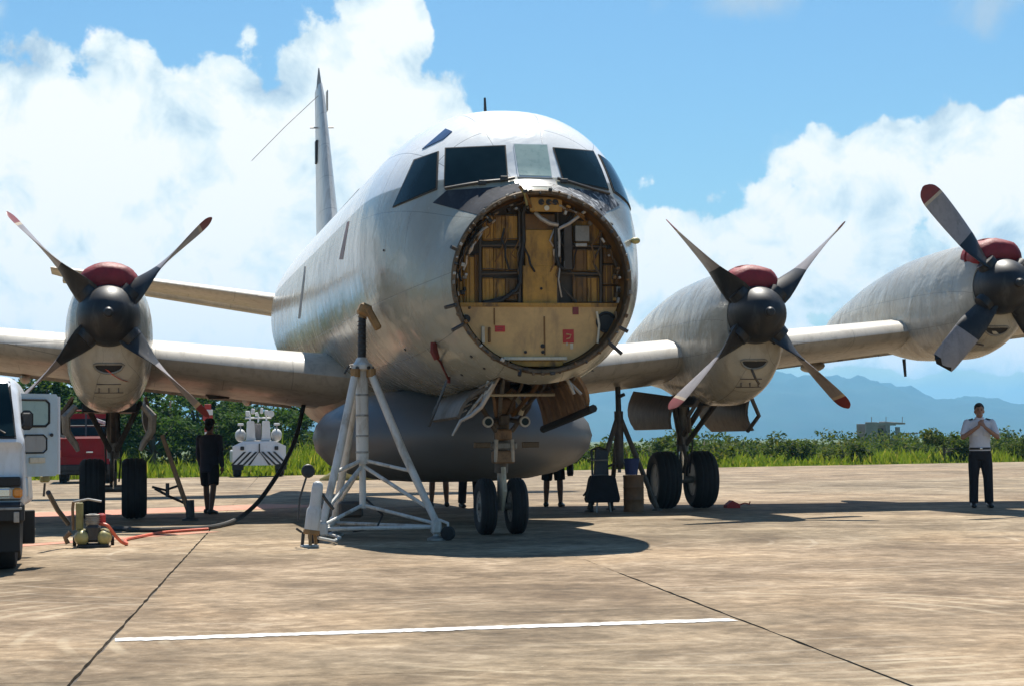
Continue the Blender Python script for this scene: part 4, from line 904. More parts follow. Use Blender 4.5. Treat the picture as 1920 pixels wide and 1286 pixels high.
dj = thing('tripod_jack', (3.42, 9.6, 0), 'dark tripod jack standing under the port wing root beside the drum', 'jack')
tp_ = Vector((3.42, 9.6, 1.62))
MB().tube([(3.42, 9.6, .7), (3.42, 9.6, 1.66)], .075, 12).build('cylinder', 'gear_dark', dj)
MB().tube([(3.42, 9.6, 1.6), (3.41, 9.6, 2.12)], [.05, .045], 10).build('screw_ram', 'dark_metal', dj)
MB().tube([(3.41, 9.6, 2.1), (3.38, 9.6, 2.2)], [.06, .03], 8).build('ball_head', 'gear_dark', dj)
MB().tube([(3.42, 9.55, 1.9), (3.5, 9.5, 1.94)], .03, 6).build('knob', 'dark_metal', dj)
for a in (-160, -20, 90):
    f = Vector((3.42+.62*math.cos(R(a)), 9.6+.62*math.sin(R(a)), .04))
    MB().tube([tp_+(f-tp_)*.04, f], .042, 8).build('leg', 'gear_dark', dj)
    MB().tube([f.lerp(tp_, .42), (3.42, 9.6, .82)], .02, 6).build('brace', 'gear_dark', dj)
    MB().lathe([(0, 0), (.09, 0), (.08, .03), (0, .05)], (f.x, f.y, 0), (0, 0, 1), 12).build('foot_plate', 'gear_dark', dj)
MB().tube([(3.42, 9.6, .72), (3.42, 9.6, .64)], [.03, .03], 8).build('lower_tube', 'steel_grey', dj)

dr = thing('oil_drum', (3.55, 9.2, 0), 'small rusty brown drum on the concrete under the dark jack', 'drum')
MB().lathe([(0, .01), (.165, .01), (.17, .0), (.175, .02), (.168, .04), (.168, .19), (.176, .2), (.168, .21), (.168, .39), (.176, .4), (.168, .41), (.168, .56), (.175, .58), (.17, .6), (.16, .585), (0, .585)], (3.55, 9.2, 0), (0, 0, 1), 28).build('drum_body', 'brown_wood', dr, 40)
MB().lathe([(0, 0), (.03, 0), (.03, .02), (0, .02)], (3.62, 9.15, .585), (0, 0, 1), 10).build('bung', 'dark_metal', dr)
bk_ = thing('bucket', (3.53, 9.25, .605), 'dark blue bucket standing on top of the rusty drum', 'bucket')
MB().lathe([(0, 0), (.10, 0), (.135, .26), (.142, .265), (.135, .27), (.125, .26), (.095, .02), (0, .02)], (3.53, 9.25, .605), (0, 0, 1), 22).build('pail', 'blue_paint', bk_, 40)
MB().tube([(3.53+.138*math.cos(a), 9.25-.03, .86-.12*math.sin(a)) for a in [math.pi*i/10 for i in range(11)]], .006, 5).build('handle', 'steel_grey', bk_)

ct = thing('hand_truck', (3.02, 9.3, 0), 'black two-wheeled tool trolley leaning beside the dark jack', 'trolley')
MB().box((3.05, 9.42, .72), (.22, .05, .62), Matrix.Rotation(R(-12), 3, 'X') @ Matrix.Rotation(R(7), 3, 'Y'), .01).build('back_plate', 'dark_metal', ct)
for s in (-1, 1): MB().tube([(3.02+s*.13, 9.3, .12), (3.05+s*.13, 9.5, 1.02)], .018, 6).build('rail', 'dark_metal', ct)
MB().tube([(2.92, 9.5, 1.02), (3.05, 9.53, 1.06), (3.18, 9.5, 1.02)], .018, 6).build('handle', 'dark_metal', ct)
for z, t in ((.35, -.02), (.6, .03), (.85, .08)): MB().tube([(2.89, 9.33+t, z), (3.17, 9.33+t, z)], .014, 6).build('cross_bar', 'steel_grey', ct)
MB().loft([[Vector((3.02+sx_*w, 9.22+dy, z)) for sx_, dy in ((-1, -.1), (1, -.1), (1, .1), (-1, .1))] for z, w in ((.16, .26), (.22, .28), (.55, .21), (.6, .18))]).build('tool_bag', 'cloth_black', ct, 30)
for s in (-1, 1): MB().lathe([(0, -.025), (.07, -.025), (.1, -.02), (.1, .02), (.07, .025), (0, .025)], (3.02+s*.17, 9.32, .1), (1, 0, 0), 18).build('wheel', 'rubber', ct)
for s in (-1, 1): MB().tube([(3.02+s*.1, 9.15, .2), (3.02+s*.12, 9.12, 0.0)], .014, 6).build('stand', 'steel_grey', ct)
MB().tube([(2.72, 9.3, .27), (2.98, 9.28, .58)], .016, 6).build('pull_bar', 'dark_metal', ct)
ck = thing('wheel_chock', (5.55, 10.0, 0), 'red wooden wheel chock by the port main wheels', 'chock')
MB().plate([(5.38, 9.9, 0), (5.62, 9.9, 0), (5.62, 9.9, .06), (5.48, 9.9, .13), (5.38, 9.9, .05)], .18, (0, 1, 0)).build('wedge', 'chock_red', ck, 0)
MB().tube([(5.62, 9.98, .05), (5.72, 9.96, .08), (5.80, 9.96, .06), (5.82, 9.98, .1)], .012, 6).build('pull_rope', 'chock_red', ck)
# starboard gear: slanting support strut with a base jack and a tow fork
sp = thing('support_strut', (-3.62, 9.0, 0), 'dark slanting steel strut propping the starboard engine beside the man', 'strut')
a_, b_ = at(304, 815, 9.0), at(357, 958, 9.0); b_.z = .06
MB().tube([a_, b_], [.035, .04], 10).build('tube', 'rust_metal', sp)
MB().tube([b_+Vector((0, 0, -.02)), b_+Vector((-.01, 0, .26))], .07, 12).build('base_jack', 'dark_metal', sp)
MB().lathe([(0, 0), (.13, 0), (.13, .03), (.06, .06), (0, .06)], (b_.x, b_.y, 0), (0, 0, 1), 14).build('foot_plate', 'dark_metal', sp)
p = [at(x, y, 9.2) for x, y in ((285, 912), (310, 918), (340, 908))]; MB().tube(p, .02, 6).build('cross_rod', 'dark_metal', sp)
p = [at(x, y, 9.2) for x, y in ((290, 915), (318, 930), (352, 945))]; MB().tube(p, .022, 6).build('cross_rod', 'dark_metal', sp)
MB().tube([at(314, 905, 9.2), at(314, 930, 9.2)], .03, 6).build('rod_joint', 'dark_metal', sp)
# compressor with two tanks
cp = thing('air_compressor', (-5.1, 1.6, 0), 'small yellow twin-tank air compressor with a red hose beside the truck', 'compressor')
for x in (-5.17, -4.92):
    MB().lathe([(0, -.3), (.05, -.29), (.08, -.25), (.09, -.2), (.09, .2), (.08, .25), (.05, .29), (0, .3)], (x, 1.7, .115), (0, 1, 0), 22).build('tank', 'tank_yellow', cp, 50)
    for dy in (-.14, .15): MB().lathe([(.09, 0), (.095, .004), (.095, .026), (.09, .03)], (x, 1.7+dy, .115), (0, 1, 0), 22).build('tank_strap', 'dark_metal', cp)
MB().box((-5.045, 1.65, .16), (.17, .42, .2), None, .03).build('motor', 'dark_metal', cp)
MB().lathe([(0, 0), (.07, 0), (.075, .02), (.075, .1), (.05, .14), (0, .14)], (-5.05, 1.55, .25), (0, 0, 1), 18).build('pump_head', 'steel_grey', cp)
for k in range(5): MB().lathe([(.07, 0), (.088, .004), (.088, .01), (.07, .014)], (-5.05, 1.55, .28+.022*k), (0, 0, 1), 18).build('cooling_fin', 'hose_silver', cp)
MB().lathe([(0, 0), (.05, 0), (.05, .1), (.03, .12), (0, .12)], (-4.95, 1.6, .27), (0, 0, 1), 14).build('filter', 'chock_red', cp)
MB().box((-5.20, 1.6, .36), (.085, .09, .32), None, .012).build('switch_box', 'olive', cp)
MB().tube([(-5.27, 1.6, .2), (-5.28, 1.6, .45), (-5.27, 1.6, .53)], .018, 6).build('post', 'rust_metal', cp)
MB().tube([(-5.27, 1.55, .53), (-5.1, 1.55, .56), (-4.95, 1.55, .53)], .014, 6).build('handle', 'steel_grey', cp)
MB().tube([(-5.33, 1.5, .05), (-5.36, 1.5, .12), (-5.30, 1.5, .18)], .03, 6).build('drain_valve', 'rust_metal', cp)
MB().box((-5.045, 1.65, .02), (.36, .5, .03), None, .008).build('skid', 'dark_metal', cp)
for s in (-1, 1): MB().lathe([(0, -.02), (.06, -.02), (.06, .02), (0, .02)], (-5.045+s*.22, 1.95, .06), (1, 0, 0), 16).build('wheel', 'rubber', cp)
MB().tube([(-5.33, 1.6, .28), (-5.44, 1.3, .45), (-5.53, .9, .66)], .03, 8).build('tow_handle', 'dark_metal', cp)
hs = [(-4.97, 1.55, .27), (-4.88, 1.5, .25), (-4.80, 1.55, .14), (-4.72, 1.65, .05), (-4.66, 1.8, .022)]
p2 = [gr(x, y, .022) for x, y in ((235, 1011), (262, 1005), (300, 998), (345, 994), (390, 991))]
def smooth_path(pts, n=6):
    pts = [Vector(p) for p in pts]; out = []
    for i in range(len(pts)-1):
        p0, p1, p2_, p3 = pts[max(i-1, 0)], pts[i], pts[i+1], pts[min(i+2, len(pts)-1)]
        for k in range(n):
            t = k/n; out.append(.5*((2*p1)+(p2_-p0)*t+(2*p0-5*p1+4*p2_-p3)*t*t+(3*p1-p0-3*p2_+p3)*t**3))
    return out+[pts[-1]]
tag(MB().tube(smooth_path(hs+p2), .02, 7).build('air_hose', 'orange_hose', None), 'orange air hose running from the compressor along the concrete', 'hose')
cpts = [at(572, 742, 10.2), at(566, 775, 10.0), at(553, 825, 9.6), at(533, 868, 9.0), at(510, 905, 8.6), at(484, 940, 8.2), at(455, 966, 7.8)]
cpts += [gr(425, 981, .035), gr(385, 989, .03), gr(330, 991, .03), gr(270, 993, .03), gr(215, 990, .03)]
tag(MB().tube(smooth_path(cpts), .036, 8).build('power_cable', 'cable_black', None), 'thick black ground power cable drooping from the wing root to the concrete', 'cable')

# ---------------------------------------------------------------- vehicles
tk = thing('utility_truck', (-6.5, -2.7, 0), 'white cab-over truck with its door open at the edge of the apron', 'truck')
def cab_ring(Y, zb, zt, hw, rc=.16, tum=.0):
    pts = []; cx = -6.5
    corners = [(hw, zb, .06), (hw-tum, zt, rc), (-hw+tum, zt, rc), (-hw, zb, .06)]
    dirs = [(-90, 0), (0, 90), (90, 180), (180, 270)]
    for (x, z, r_), (a0, a1) in zip(corners, dirs):
        ccx = x-math.copysign(r_, x); ccz = z - r_ if z == zt else z + r_
        for i in range(6):
            a = R(a0+(a1-a0)*i/5); pts.append(Vector((cx+ccx+r_*math.cos(a), Y, ccz+r_*math.sin(a))))
    return pts
cabm = MB().loft([cab_ring(-2.72, .70, 1.16, .84, .05), cab_ring(-2.76, .66, 1.22, .87, .05), cab_ring(-2.72, .62, 1.28, .885, .06), cab_ring(-2.62, .6, 1.40, .885, .10, .03), cab_ring(-2.44, .6, 1.74, .885, .17, .06), cab_ring(-2.36, .6, 1.82, .885, .2, .07), cab_ring(-2.2, .6, 1.86, .885, .2, .07), cab_ring(-1.5, .6, 1.88, .885, .2, .07), cab_ring(-1.0, .6, 1.86, .885, .2, .07)])
CAB = bvh_of(cabm); cabm.build('cab', 'truck_white', tk, 40)
def cab_patch(poly, off, th): return skin_patch(CAB, poly, off, th, 10, 8)
fr = cab_patch(((-300, 822), (31, 822), (18, 716), (-300, 716)), .0, .01).build('windscreen_seal', 'rubber', tk, 30)
cab_patch(((-294, 818), (28, 818), (14, 720), (-294, 720)), .008, .008).build('windscreen', 'glass_dark', fr, 30)
MB().tube([at(-40, 824, -2.74), at(0, 806, -2.70), at(10, 812, -2.72)], .012, 6).build('wiper', 'dark_metal', tk)
MB().box((-6.5, -2.77, .85), (1.70, .05, .09), None, .01).build('grille', 'black_plain', tk)
MB().box((-6.5, -2.76, .74), (1.72, .05, .13), None, .015).build('lamp_panel', 'steel_grey', tk)
for s in (-1, 1):
    MB().box((-6.5+s*.66, -2.79, .745), (.22, .03, .10), None, .02).build('headlight', 'chrome', tk)
    MB().box((-6.5+s*.825, -2.775, .745), (.09, .06, .095), None, .02).build('indicator', 'amber', tk)
MB().box((-6.5, -2.80, .56), (1.78, .14, .2), None, .03).build('bumper', 'black_paint', tk)
MB().box((-6.5, -2.875, .60), (1.74, .02, .025), None, .004).build('bumper_trim', 'steel_grey', tk)
MB().box((-5.68, -2.885, .52), (.05, .02, .10), None, .005).build('bumper_lamp', 'hose_silver', tk)
MB().box((-6.5, -.6, .52), (1.0, 4.0, .2), None, .03).build('chassis', 'dark_metal', tk)
bedr = Matrix.Rotation(R(3.4), 3, 'Z')
MB().box((-6.62, .3, .82), (1.62, 2.4, .34), bedr, .03).build('load_bed', 'truck_white', tk)
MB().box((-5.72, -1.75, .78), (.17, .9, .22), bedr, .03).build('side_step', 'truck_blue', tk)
for x, y in ((-5.83, -2.1), (-7.2, -2.1), (-5.86, -.55), (-7.25, -.55)):
    W_ = bpy.data.objects.new('wheel', None); COL.objects.link(W_); W_.parent = tk; W_.location = Vector((x, y, .33))-tk.location
    MB().lathe([(.18, -.09), (.24, -.11), (.31, -.11), (.33, -.085), (.335, 0), (.33, .085), (.31, .11), (.24, .11), (.18, .09)], (x, y, .33), (1, 0, 0), 32).build('tyre', 'rubber', W_, 40)
    MB().lathe([(.2, .08), (.17, .05), (.08, .06), (.05, .09), (0, .09)], (x, y, .33), (math.copysign(1, x+6.5), 0, 0), 20).build('rim', 'steel_grey', W_, 40)
for x in (-5.78, -7.22): MB().box((x, -2.6, .36), (.24, .04, .36), None, .01).build('mud_flap', 'black_plain', tk)
MB().box((-5.78, -.15, .32), (.3, .03, .36), None, .01).build('mud_flap', 'black_plain', tk)
# the open door
DA, DB = at(30, 888, -1.95), at(110, 888, -1.55); dz0, dz1 = .88, 1.70
dv = Vector((DB.x-DA.x, DB.y-DA.y, 0)); dn_ = Vector((dv.y, -dv.x, 0)).normalized()
def dpt(u, v, o=0.): return Vector((DA.x, DA.y, dz0)) + dv*u + Vector((0, 0, (dz1-dz0)*v)) + dn_*o
def dq(px, py, o=0.): return dpt((px-30)/80, (888-py)/158, o)
outl = [dq(30, 888), dq(104, 888), dq(110, 880), dq(110, 738), dq(105, 730), dq(36, 730), dq(30, 736)]
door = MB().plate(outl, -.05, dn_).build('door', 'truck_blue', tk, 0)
def dring(x0, y0, x1, y1, c=6):
    return [(x0+c, y1), (x1-c, y1), (x1, y1-c), (x1, y0+c), (x1-c, y0), (x0+c, y0), (x0, y0+c), (x0, y1-c)]
lp = [dq(x, y, .012) for x, y in dring(20, 742, 90, 792)]; MB().tube(lp+[lp[0]], .012, 6).build('window_seal', 'rubber', door)
MB().plate([dq(x, y, .004) for x, y in dring(22, 744, 88, 790)], .008, dn_).build('window', 'glass_pale', door, 0)
lp = [dq(x, y, .008) for x, y in dring(40, 809, 86, 843)]; MB().tube(lp+[lp[0]], .008, 6).build('panel_seal', 'rubber', door)
MB().plate([dq(x, y, .002) for x, y in dring(42, 811, 84, 841)], .008, dn_).build('lower_panel', 'prop_grey' if False else 'tail_skin', door, 0)
MB().box(dq(68, 857, .01), (.2, .02, .055), Matrix.Rotation(math.atan2(dv.y, dv.x), 3, 'Z'), .004).build('trim_strip', 'zinc_white', door)
MB().ell(dq(94, 809, .02), (.018, .018, .018)).build('handle', 'dark_metal', door)
MB().tube([dq(110, 885), dq(110, 735)], .016, 6).build('edge_strip', 'truck_white', door)
MB().box(at(84, 897, -1.6), (.10, .08, .07), None, .015).build('step_lamp', 'olive', tk)
MB().tube([at(84, 905, -1.6), at(82, 930, -1.6)], .012, 6).build('lamp_stalk', 'gear_dark', tk)
mr = MB().box(at(50, 787, -2.3), (.125, .06, .19), None, .035).build('mirror', 'black_paint', tk)
MB().tube([at(40, 798, -2.35), at(50, 787, -2.3)], .012, 6).build('mirror_arm', 'dark_metal', mr)

rt = thing('red_pickup', (-5.7, 42.5, 0), 'red service truck parked by the grass behind the starboard wheels', 'truck')
MB().box((-5.85, 42.6, 1.03), (1.85, 2.2, .95), None, .06).build('tailgate', 'truck_red', rt)
for z in (1.42, .86): MB().box((-5.85, 41.49, z), (1.8, .03, .05), None, .01).build('tailgate_rail', 'truck_red', rt)
MB().box((-5.72, 41.48, 1.0), (.22, .03, .06), None, .01).build('handle', 'chrome', rt)
for s in (-1, 1): MB().box((-5.85+s*.82, 41.47, .95), (.12, .04, .26), None, .01).build('tail_lamp', 'ribbon_red', rt)
MB().box((-5.85, 41.6, .5), (1.8, .25, .22), None, .03).build('bumper', 'black_paint', rt)
MB().box((-5.85, 43.0, .42), (1.5, 3, .3), None, .03).build('chassis', 'black_paint', rt)
for s in (-1, 1):
    for y in (42.3, 45.6): MB().lathe([(0, -.12), (.28, -.13), (.40, -.11), (.42, 0), (.40, .11), (.28, .13), (0, .12)], (-5.85+s*.72, y, .42), (1, 0, 0), 28).build('wheel', 'rubber', rt)
MB().loft([[Vector((-5.85+sx_*w, 44.2+dy, z)) for sx_, dy in ((-1, -.5), (1, -.5), (1, 1.6), (-1, 1.6))] for z, w in ((1.0, .92), (1.5, .92), (2.2, .78), (2.28, .7))]).build('cab', 'truck_red', rt, 30)
MB().plate([(-6.6, 43.66, 1.55), (-5.1, 43.66, 1.55), (-5.2, 43.72, 2.1), (-6.5, 43.72, 2.1)], .02, (0, -1, 0)).build('rear_window', 'glass_dark', rt, 0)
for x in (-6.6, -5.85, -5.15): MB().tube([(x, 42.3, 1.5), (x, 42.5, 2.35)], .03, 6).build('rack_post', 'dark_metal', rt)
for z in (1.85, 2.35): MB().tube([(-6.6, 42.5, z), (-5.15, 42.5, z)], .03, 6).build('rack_rail', 'truck_red' if z > 2 else 'dark_metal', rt)
MB().lathe([(0, 0), (.12, 0), (.11, .14), (.05, .2), (0, .2)], (-5.6, 44.6, 2.3), (0, 0, 1), 16).build('beacon', 'ribbon_red', rt, 40)
MB().box((-5.4, 43.6, 2.0), (.5, .3, .12), Matrix.Rotation(R(20), 3, 'Y'), .02).build('hose_reel', 'jack_white', rt)

ft_ = thing('tow_tractor', (.25, 49.4, 0), 'white ground tractor with black chevron stripes parked at the grass edge', 'tractor')
FX, FYY = .22, 49.0
MB().box((FX, FYY+1.2, .75), (1.9, 2.2, .5), None, .05).build('body', 'white_paint', ft_)
mb = MB().plate([(FX-.97, FYY, .42), (FX+.97, FYY, .42), (FX+.97, FYY+.03, 1.12), (FX+.6, FYY+.12, 1.30), (FX-.6, FYY+.12, 1.30), (FX-.97, FYY+.03, 1.12)], .06, (0, 1, 0)); mb.build('front_plate', 'white_paint', ft_, 0)
for s in (-1, 1):
    for k in range(4):
        x0 = .10+.21*k
        MB().plate([(FX+s*(x0+.24), FYY-.012, .43), (FX+s*(x0+.33), FYY-.012, .43), (FX+s*max(x0-.16, .02), FYY-.004, .92), (FX+s*max(x0-.25, .0), FYY-.004, .92)], .008, (0, 1, 0)).build('chevron_stripe', 'black_paint', ft_, 0)
    MB().box((FX+s*.62, FYY-.01, 1.05), (.14, .04, .14), None, .02).build('headlight', 'black_plain', ft_)
    MB().lathe([(0, -.14), (.28, -.15), (.36, -.12), (.38, 0), (.36, .12), (.28, .15), (0, .14)], (FX+s*.78, FYY+.45, .38), (1, 0, 0), 28).build('wheel', 'rubber', ft_)
    MB().box((FX+s*.78, FYY+.02, .36), (.42, .06, .22), None, .02).build('mud_guard', 'black_plain', ft_)
    MB().loft([[Vector((FX+s*.28+a*w, FYY+.5+b*.15, z)) for a, b in ((-1, -1), (1, -1), (1, 1), (-1, 1))] for z, w in ((1.25, .2), (1.5, .155), (2.0, .13), (2.05, .10))]).build('mast', 'white_paint', ft_, 30)
    MB().ell((FX+s*.66, FYY+.4, 1.52), (.2, .25, .24)).build('mudguard_hood', 'jack_white', ft_)
    MB().tube([(FX+s*.66, FYY+.3, 1.6), (FX+s*.66, FYY+.3, 1.9)], .03, 6).build('mirror_stalk', 'steel_grey', ft_)
    MB().box((FX+s*.66, FYY+.28, 1.92), (.22, .04, .09), None, .02).build('mirror', 'white_paint', ft_)
MB().box((FX, FYY+.65, 1.6), (.22, .1, .7), None, .01).build('mast_panel', 'prop_grey', ft_)
MB().box((FX, FYY+.45, 1.30), (1.15, .5, .06), None, .015).build('deck', 'hose_silver', ft_)
MB().box((FX, FYY-.01, 1.05), (.05, .04, .34), None, .01).build('tow_hook', 'dark_metal', ft_)
for x, z, sx_, sz_ in ((-.38, 2.32, .16, .2), (-.2, 2.4, .14, .2), (-.05, 2.3, .12, .14), (.13, 2.42, .1, .22), (.3, 2.34, .14, .2), (.44, 2.28, .12, .16)):
    MB().box((FX+x, FYY+.5+random.uniform(-.1, .1), z), (sx_, .12, sz_), Matrix.Rotation(R(random.uniform(-15, 15)), 3, 'Y'), .02).build('flood_lamp', 'white_paint', ft_)
MB().tube([(FX-.48, FYY+.5, 2.16), (FX+.48, FYY+.5, 2.16)], .035, 6).build('lamp_bar', 'white_paint', ft_)
for x in (-.3, 0, .3): MB().tube([(FX+x, FYY+.5, 2.0), (FX+x, FYY+.5, 2.3)], .03, 6).build('lamp_post', 'white_paint', ft_)
MB().lathe([(.05, 0), (.12, 0), (.13, .04), (.05, .04)], (FX+.45, FYY+.42, 2.3), (0, -1, 0), 18).build('flood_lamp', 'white_paint', ft_)
mp = thing('marker_post', (-2.12, 38, 0), 'red and white banded marker post behind the man under the wing', 'post')
for k in range(6):
    MB().box((-2.12, 38, 1.5+.17*k), (.30 if k in (3, 4) else .2, .06, .165), None, .01).build('band', 'flag_red' if k % 2 else 'white_paint', mp)
MB().tube([(-2.12, 38, 0), (-2.12, 38, 1.42)], .04, 8).build('pole', 'steel_grey', mp)
tag(MB().tube([(1.55, 40.2, 0.0), (1.9, 40, .10), (2.6, 40, .12), (3.4, 40.2, .03)], [.05, .16, .15, .04], 10, flat=1.4).build('sandbag', 'tank_yellow', None), 'yellow covered bundle lying on the far concrete behind the belly radome', 'bundle')
# ---------------------------------------------------------------- people
def fuse(mb, voxel, sm=4):
    """turn overlapping tapered tubes into one continuous skin"""
    me = bpy.data.meshes.new('tmp'); me.from_pydata(mb.v, [], mb.f)
    bm = bmesh.new(); bm.from_mesh(me); bmesh.ops.recalc_face_normals(bm, faces=bm.faces[:]); bm.to_mesh(me); bm.free()
    o = bpy.data.objects.new('tmp', me); COL.objects.link(o)
    r_ = o.modifiers.new('r', 'REMESH'); r_.mode = 'VOXEL'; r_.voxel_size = voxel
    s_ = o.modifiers.new('s', 'SMOOTH'); s_.factor = .5; s_.iterations = sm
    out = bpy.data.meshes.new_from_object(o.evaluated_get(bpy.context.evaluated_depsgraph_get()))
    bpy.data.objects.remove(o); bpy.data.meshes.remove(me); out.shade_smooth(); return out
def link_mesh(me, name, m, par):
    me.materials.clear(); me.materials.append(MATS[m]); o = bpy.data.objects.new(name, me); me.name = name; COL.objects.link(o); o.parent = par; return o
def etorso(mb, prof):
    mb.loft([[Vector((rx*math.cos(a), y+ry*math.sin(a), z)) for a in [2*math.pi*k/20 for k in range(20)]] for z, rx, ry, y in prof])
def limb(mb, pts, rs, n=12):
    P_ = [Vector(p) for p in pts]; mb.tube(P_, rs, n)
    mb.ell(P_[0], (rs[0],)*3, 10, 6); mb.ell(P_[-1], (rs[-1],)*3, 10, 6)
def hand(mb, w, d, palm, side, curl, k=1.):
    """palm box plus four unequal curled fingers and a thumb leaving the palm's edge"""
    w, d, palm = Vector(w), Vector(d).normalized(), Vector(palm).normalized(); ac = d.cross(palm).normalized()*side
    mb.tube([w-d*.02, w+d*.03, w+d*.085*k], [.026, .034, .036], 10, flat=.55)
    for i, ln in enumerate((.070, .078, .073, .058)):
        b = w+d*.08*k+ac*(.027-.018*i); p1 = b+(d*math.cos(curl*.5)+palm*math.sin(curl*.5))*ln*.45
        p2 = p1+(d*math.cos(curl*1.3)+palm*math.sin(curl*1.3))*ln*.33; p3 = p2+(d*math.cos(curl*2)+palm*math.sin(curl*2))*ln*.25
        mb.tube([b-d*.02, p1, p2, p3], [.0105, .0095, .009, .0075], 8)
    b = w+d*.03+ac*.028; p1 = b+(ac*.7+d*.6+palm*.3).normalized()*.035; mb.tube([b, p1, p1+(d*.9+palm*.5-ac*.1).normalized()*.032], [.014, .011, .008], 8)
def person(loc, rz, label, spec):
    t = thing('person', (loc[0], loc[1], 0), label, 'person', None, rz)
    H = spec.get('h', 1.0); sh, el_, wr = spec['arms'][0], spec['arms'][1], spec['arms'][2]
    ft0 = spec.get('feet', ((-.11, 0), (.11, 0))); hd = spec.get('head', (0, -.02, 1.60)); skin = spec.get('skin', 'skin')
    b = MB()
    etorso(b, [(.80, .10, .09, 0), (.88, .15, .105, 0), (.96, .158, .11, 0), (1.06, .145, .10, 0), (1.2, .158, .11, 0), (1.33, .175, .112, 0), (1.40, .165, .10, 0), (1.445, .11, .075, 0), (1.47, .06, .055, 0)])
    b.tube([(0, 0, 1.42), (hd[0]*.5, hd[1]*.5, 1.5), (hd[0], hd[1]+.01, hd[2]-.05)], [.062, .053, .055], 12)
    hx, hy, hz2 = hd
    b.ell((hx, hy+.012, hz2+.025), (.075, .092, .098), 18, 12); b.ell((hx, hy-.02, hz2-.055), (.056, .066, .062), 14, 8)
    b.tube([(hx, hy-.078, hz2+.015), (hx, hy-.098, hz2-.022), (hx, hy-.082, hz2-.034)], [.008, .016, .010], 8)
    for s in (-1, 1): b.ell((hx+s*.076, hy+.012, hz2-.008), (.012, .022, .032), 8, 6)
    b.tube([(hx-.022, hy-.078, hz2-.062), (hx, hy-.086, hz2-.06), (hx+.022, hy-.078, hz2-.062)], [.006, .009, .006], 6)
    for i, s in enumerate((-1, 1)):
        fx, fy = ft0[i]
        kn = Vector((s*.105*.5+fx*.5, fy*.5-.02, .49)); an = Vector((fx, fy, .085))
        limb(b, [(s*.085, 0, .88), Vector((s*.09, 0, .84)).lerp(kn, .45), kn, kn.lerp(an, .35), an], [.085, .078, .056, .057, .038])
        b.tube([an, (fx, fy-.02, .045)], [.04, .045], 10); b.tube([(fx, fy+.06, .035), (fx+s*.01, fy-.05, .04), (fx+s*.02, fy-.17, .025)], [.034, .042, .026], 10, flat=.9)
    for i, s in enumerate((-1, 1)):
        S_, E_, W_ = Vector(sh[i]), Vector(el_[i]), Vector(wr[i]); limb(b, [S_, S_.lerp(E_, .5), E_], [.054, .047, .040]); limb(b, [E_, E_.lerp(W_, .35), W_], [.040, .038, .026])
        hdv = spec.get('hand', ((0, 0, -1), (0, 0, -1)))[i]; pl = spec.get('palm', ((.9, 0, 0), (-.9, 0, 0)))[i]
        hand(b, W_, hdv, pl, -s if spec.get('flip') else s, spec.get('curl', .35))
    body = link_mesh(fuse(b, spec.get('voxel', .010)), 'body', skin, t)
    # clothes
    c = MB(); e = .016
    top_z = spec.get('shirt_bottom', .90)
    prof = [(z, rx+e, ry+e, y) for z, rx, ry, y in [(.93, .16, .112, 0), (.98, .158, .112, 0), (1.06, .15, .108, 0), (1.2, .162, .114, 0), (1.33, .178, .114, 0), (1.40, .168, .102, 0), (1.45, .10, .072, 0)]]
    if top_z < .9: prof = [(top_z, .185, .14, 0), (top_z+.2, .18, .135, 0)] + [(z, rx+.01, ry+.012, y) for z, rx, ry, y in prof]
    etorso(c, prof)
    sl = spec.get('sleeve', .55)
    for i in (0, 1):
        S_, E_, W_ = Vector(sh[i]), Vector(el_[i]), Vector(wr[i])
        if sl <= 1: limb(c, [S_+Vector((0, 0, .005)), S_.lerp(E_, sl*.6), S_.lerp(E_, sl)], [.069, .066, .064])
        else: limb(c, [S_, S_.lerp(E_, .5), E_, E_.lerp(W_, .9)], [.071, .063, .056, .046])
    link_mesh(fuse(c, .012, 3), 'shirt', spec['shirt'], t)
    c = MB(); etorso(c, [(.78, .13, .115, 0), (.86, .168, .125, 0), (.95, .166, .122, 0), (1.0, .160, .118, 0)])
    tl = spec.get('trouser', .12)
    for i, s in enumerate((-1, 1)):
        fx, fy = ft0[i]; kn = Vector((s*.0525+fx*.5, fy*.5-.02, .49)); an = Vector((fx, fy, .085))
        full = [Vector((s*.085, 0, .88)), Vector((s*.09, 0, .84)).lerp(kn, .45), kn, kn.lerp(an, .5), an]
        rr_ = [.103, .098, .080, .076, .074]
        if tl > .3: full = full[:2]+[kn+Vector((0, 0, tl-.47))]; rr_ = [.105, .105, .10]
        c.tube(full, rr_, 14); c.ell(full[0], (.1,)*3, 10, 6)
    link_mesh(fuse(c, .012, 3), 'trousers', spec['trousers'], t)
    for i, s in enumerate((-1, 1)):
        fx, fy = ft0[i]
        m_ = MB(); m_.loft([[Vector((fx+s*dx+w*math.cos(a), fy+y, max(.004, h_+.045*hh*math.sin(a)))) for a in [2*math.pi*k/12 for k in range(12)]] for y, w, h_, hh, dx in ((.085, .03, .045, .8, 0), (.07, .042, .05, 1, 0), (0, .047, .055, 1.1, 0), (-.08, .05, .042, .9, .01), (-.16, .045, .033, .7, .017), (-.2, .025, .028, .5, .02))])
        me = bpy.data.meshes.new('shoe'); me.from_pydata(m_.v, [], m_.f); me.shade_smooth(); link_mesh(me, 'shoe', 'shoe', t)
    hair = MB(); hair.ell((hx, hy+.026, hz2+.052), (.083, .092, .088), 18, 10); hair.ell((hx, hy+.06, hz2+.0), (.074, .055, .08), 14, 8)
    hair.ell((hx-.02, hy-.045, hz2+.098), (.055, .05, .035), 12, 6)
    if spec.get('hat'):
        hair.lathe([(0, .01), (.135, 0), (.13, .012), (.095, .02), (.088, .085), (.05, .11), (0, .112)], (hx, hy, hz2+.045), (0, 0, 1), 24)
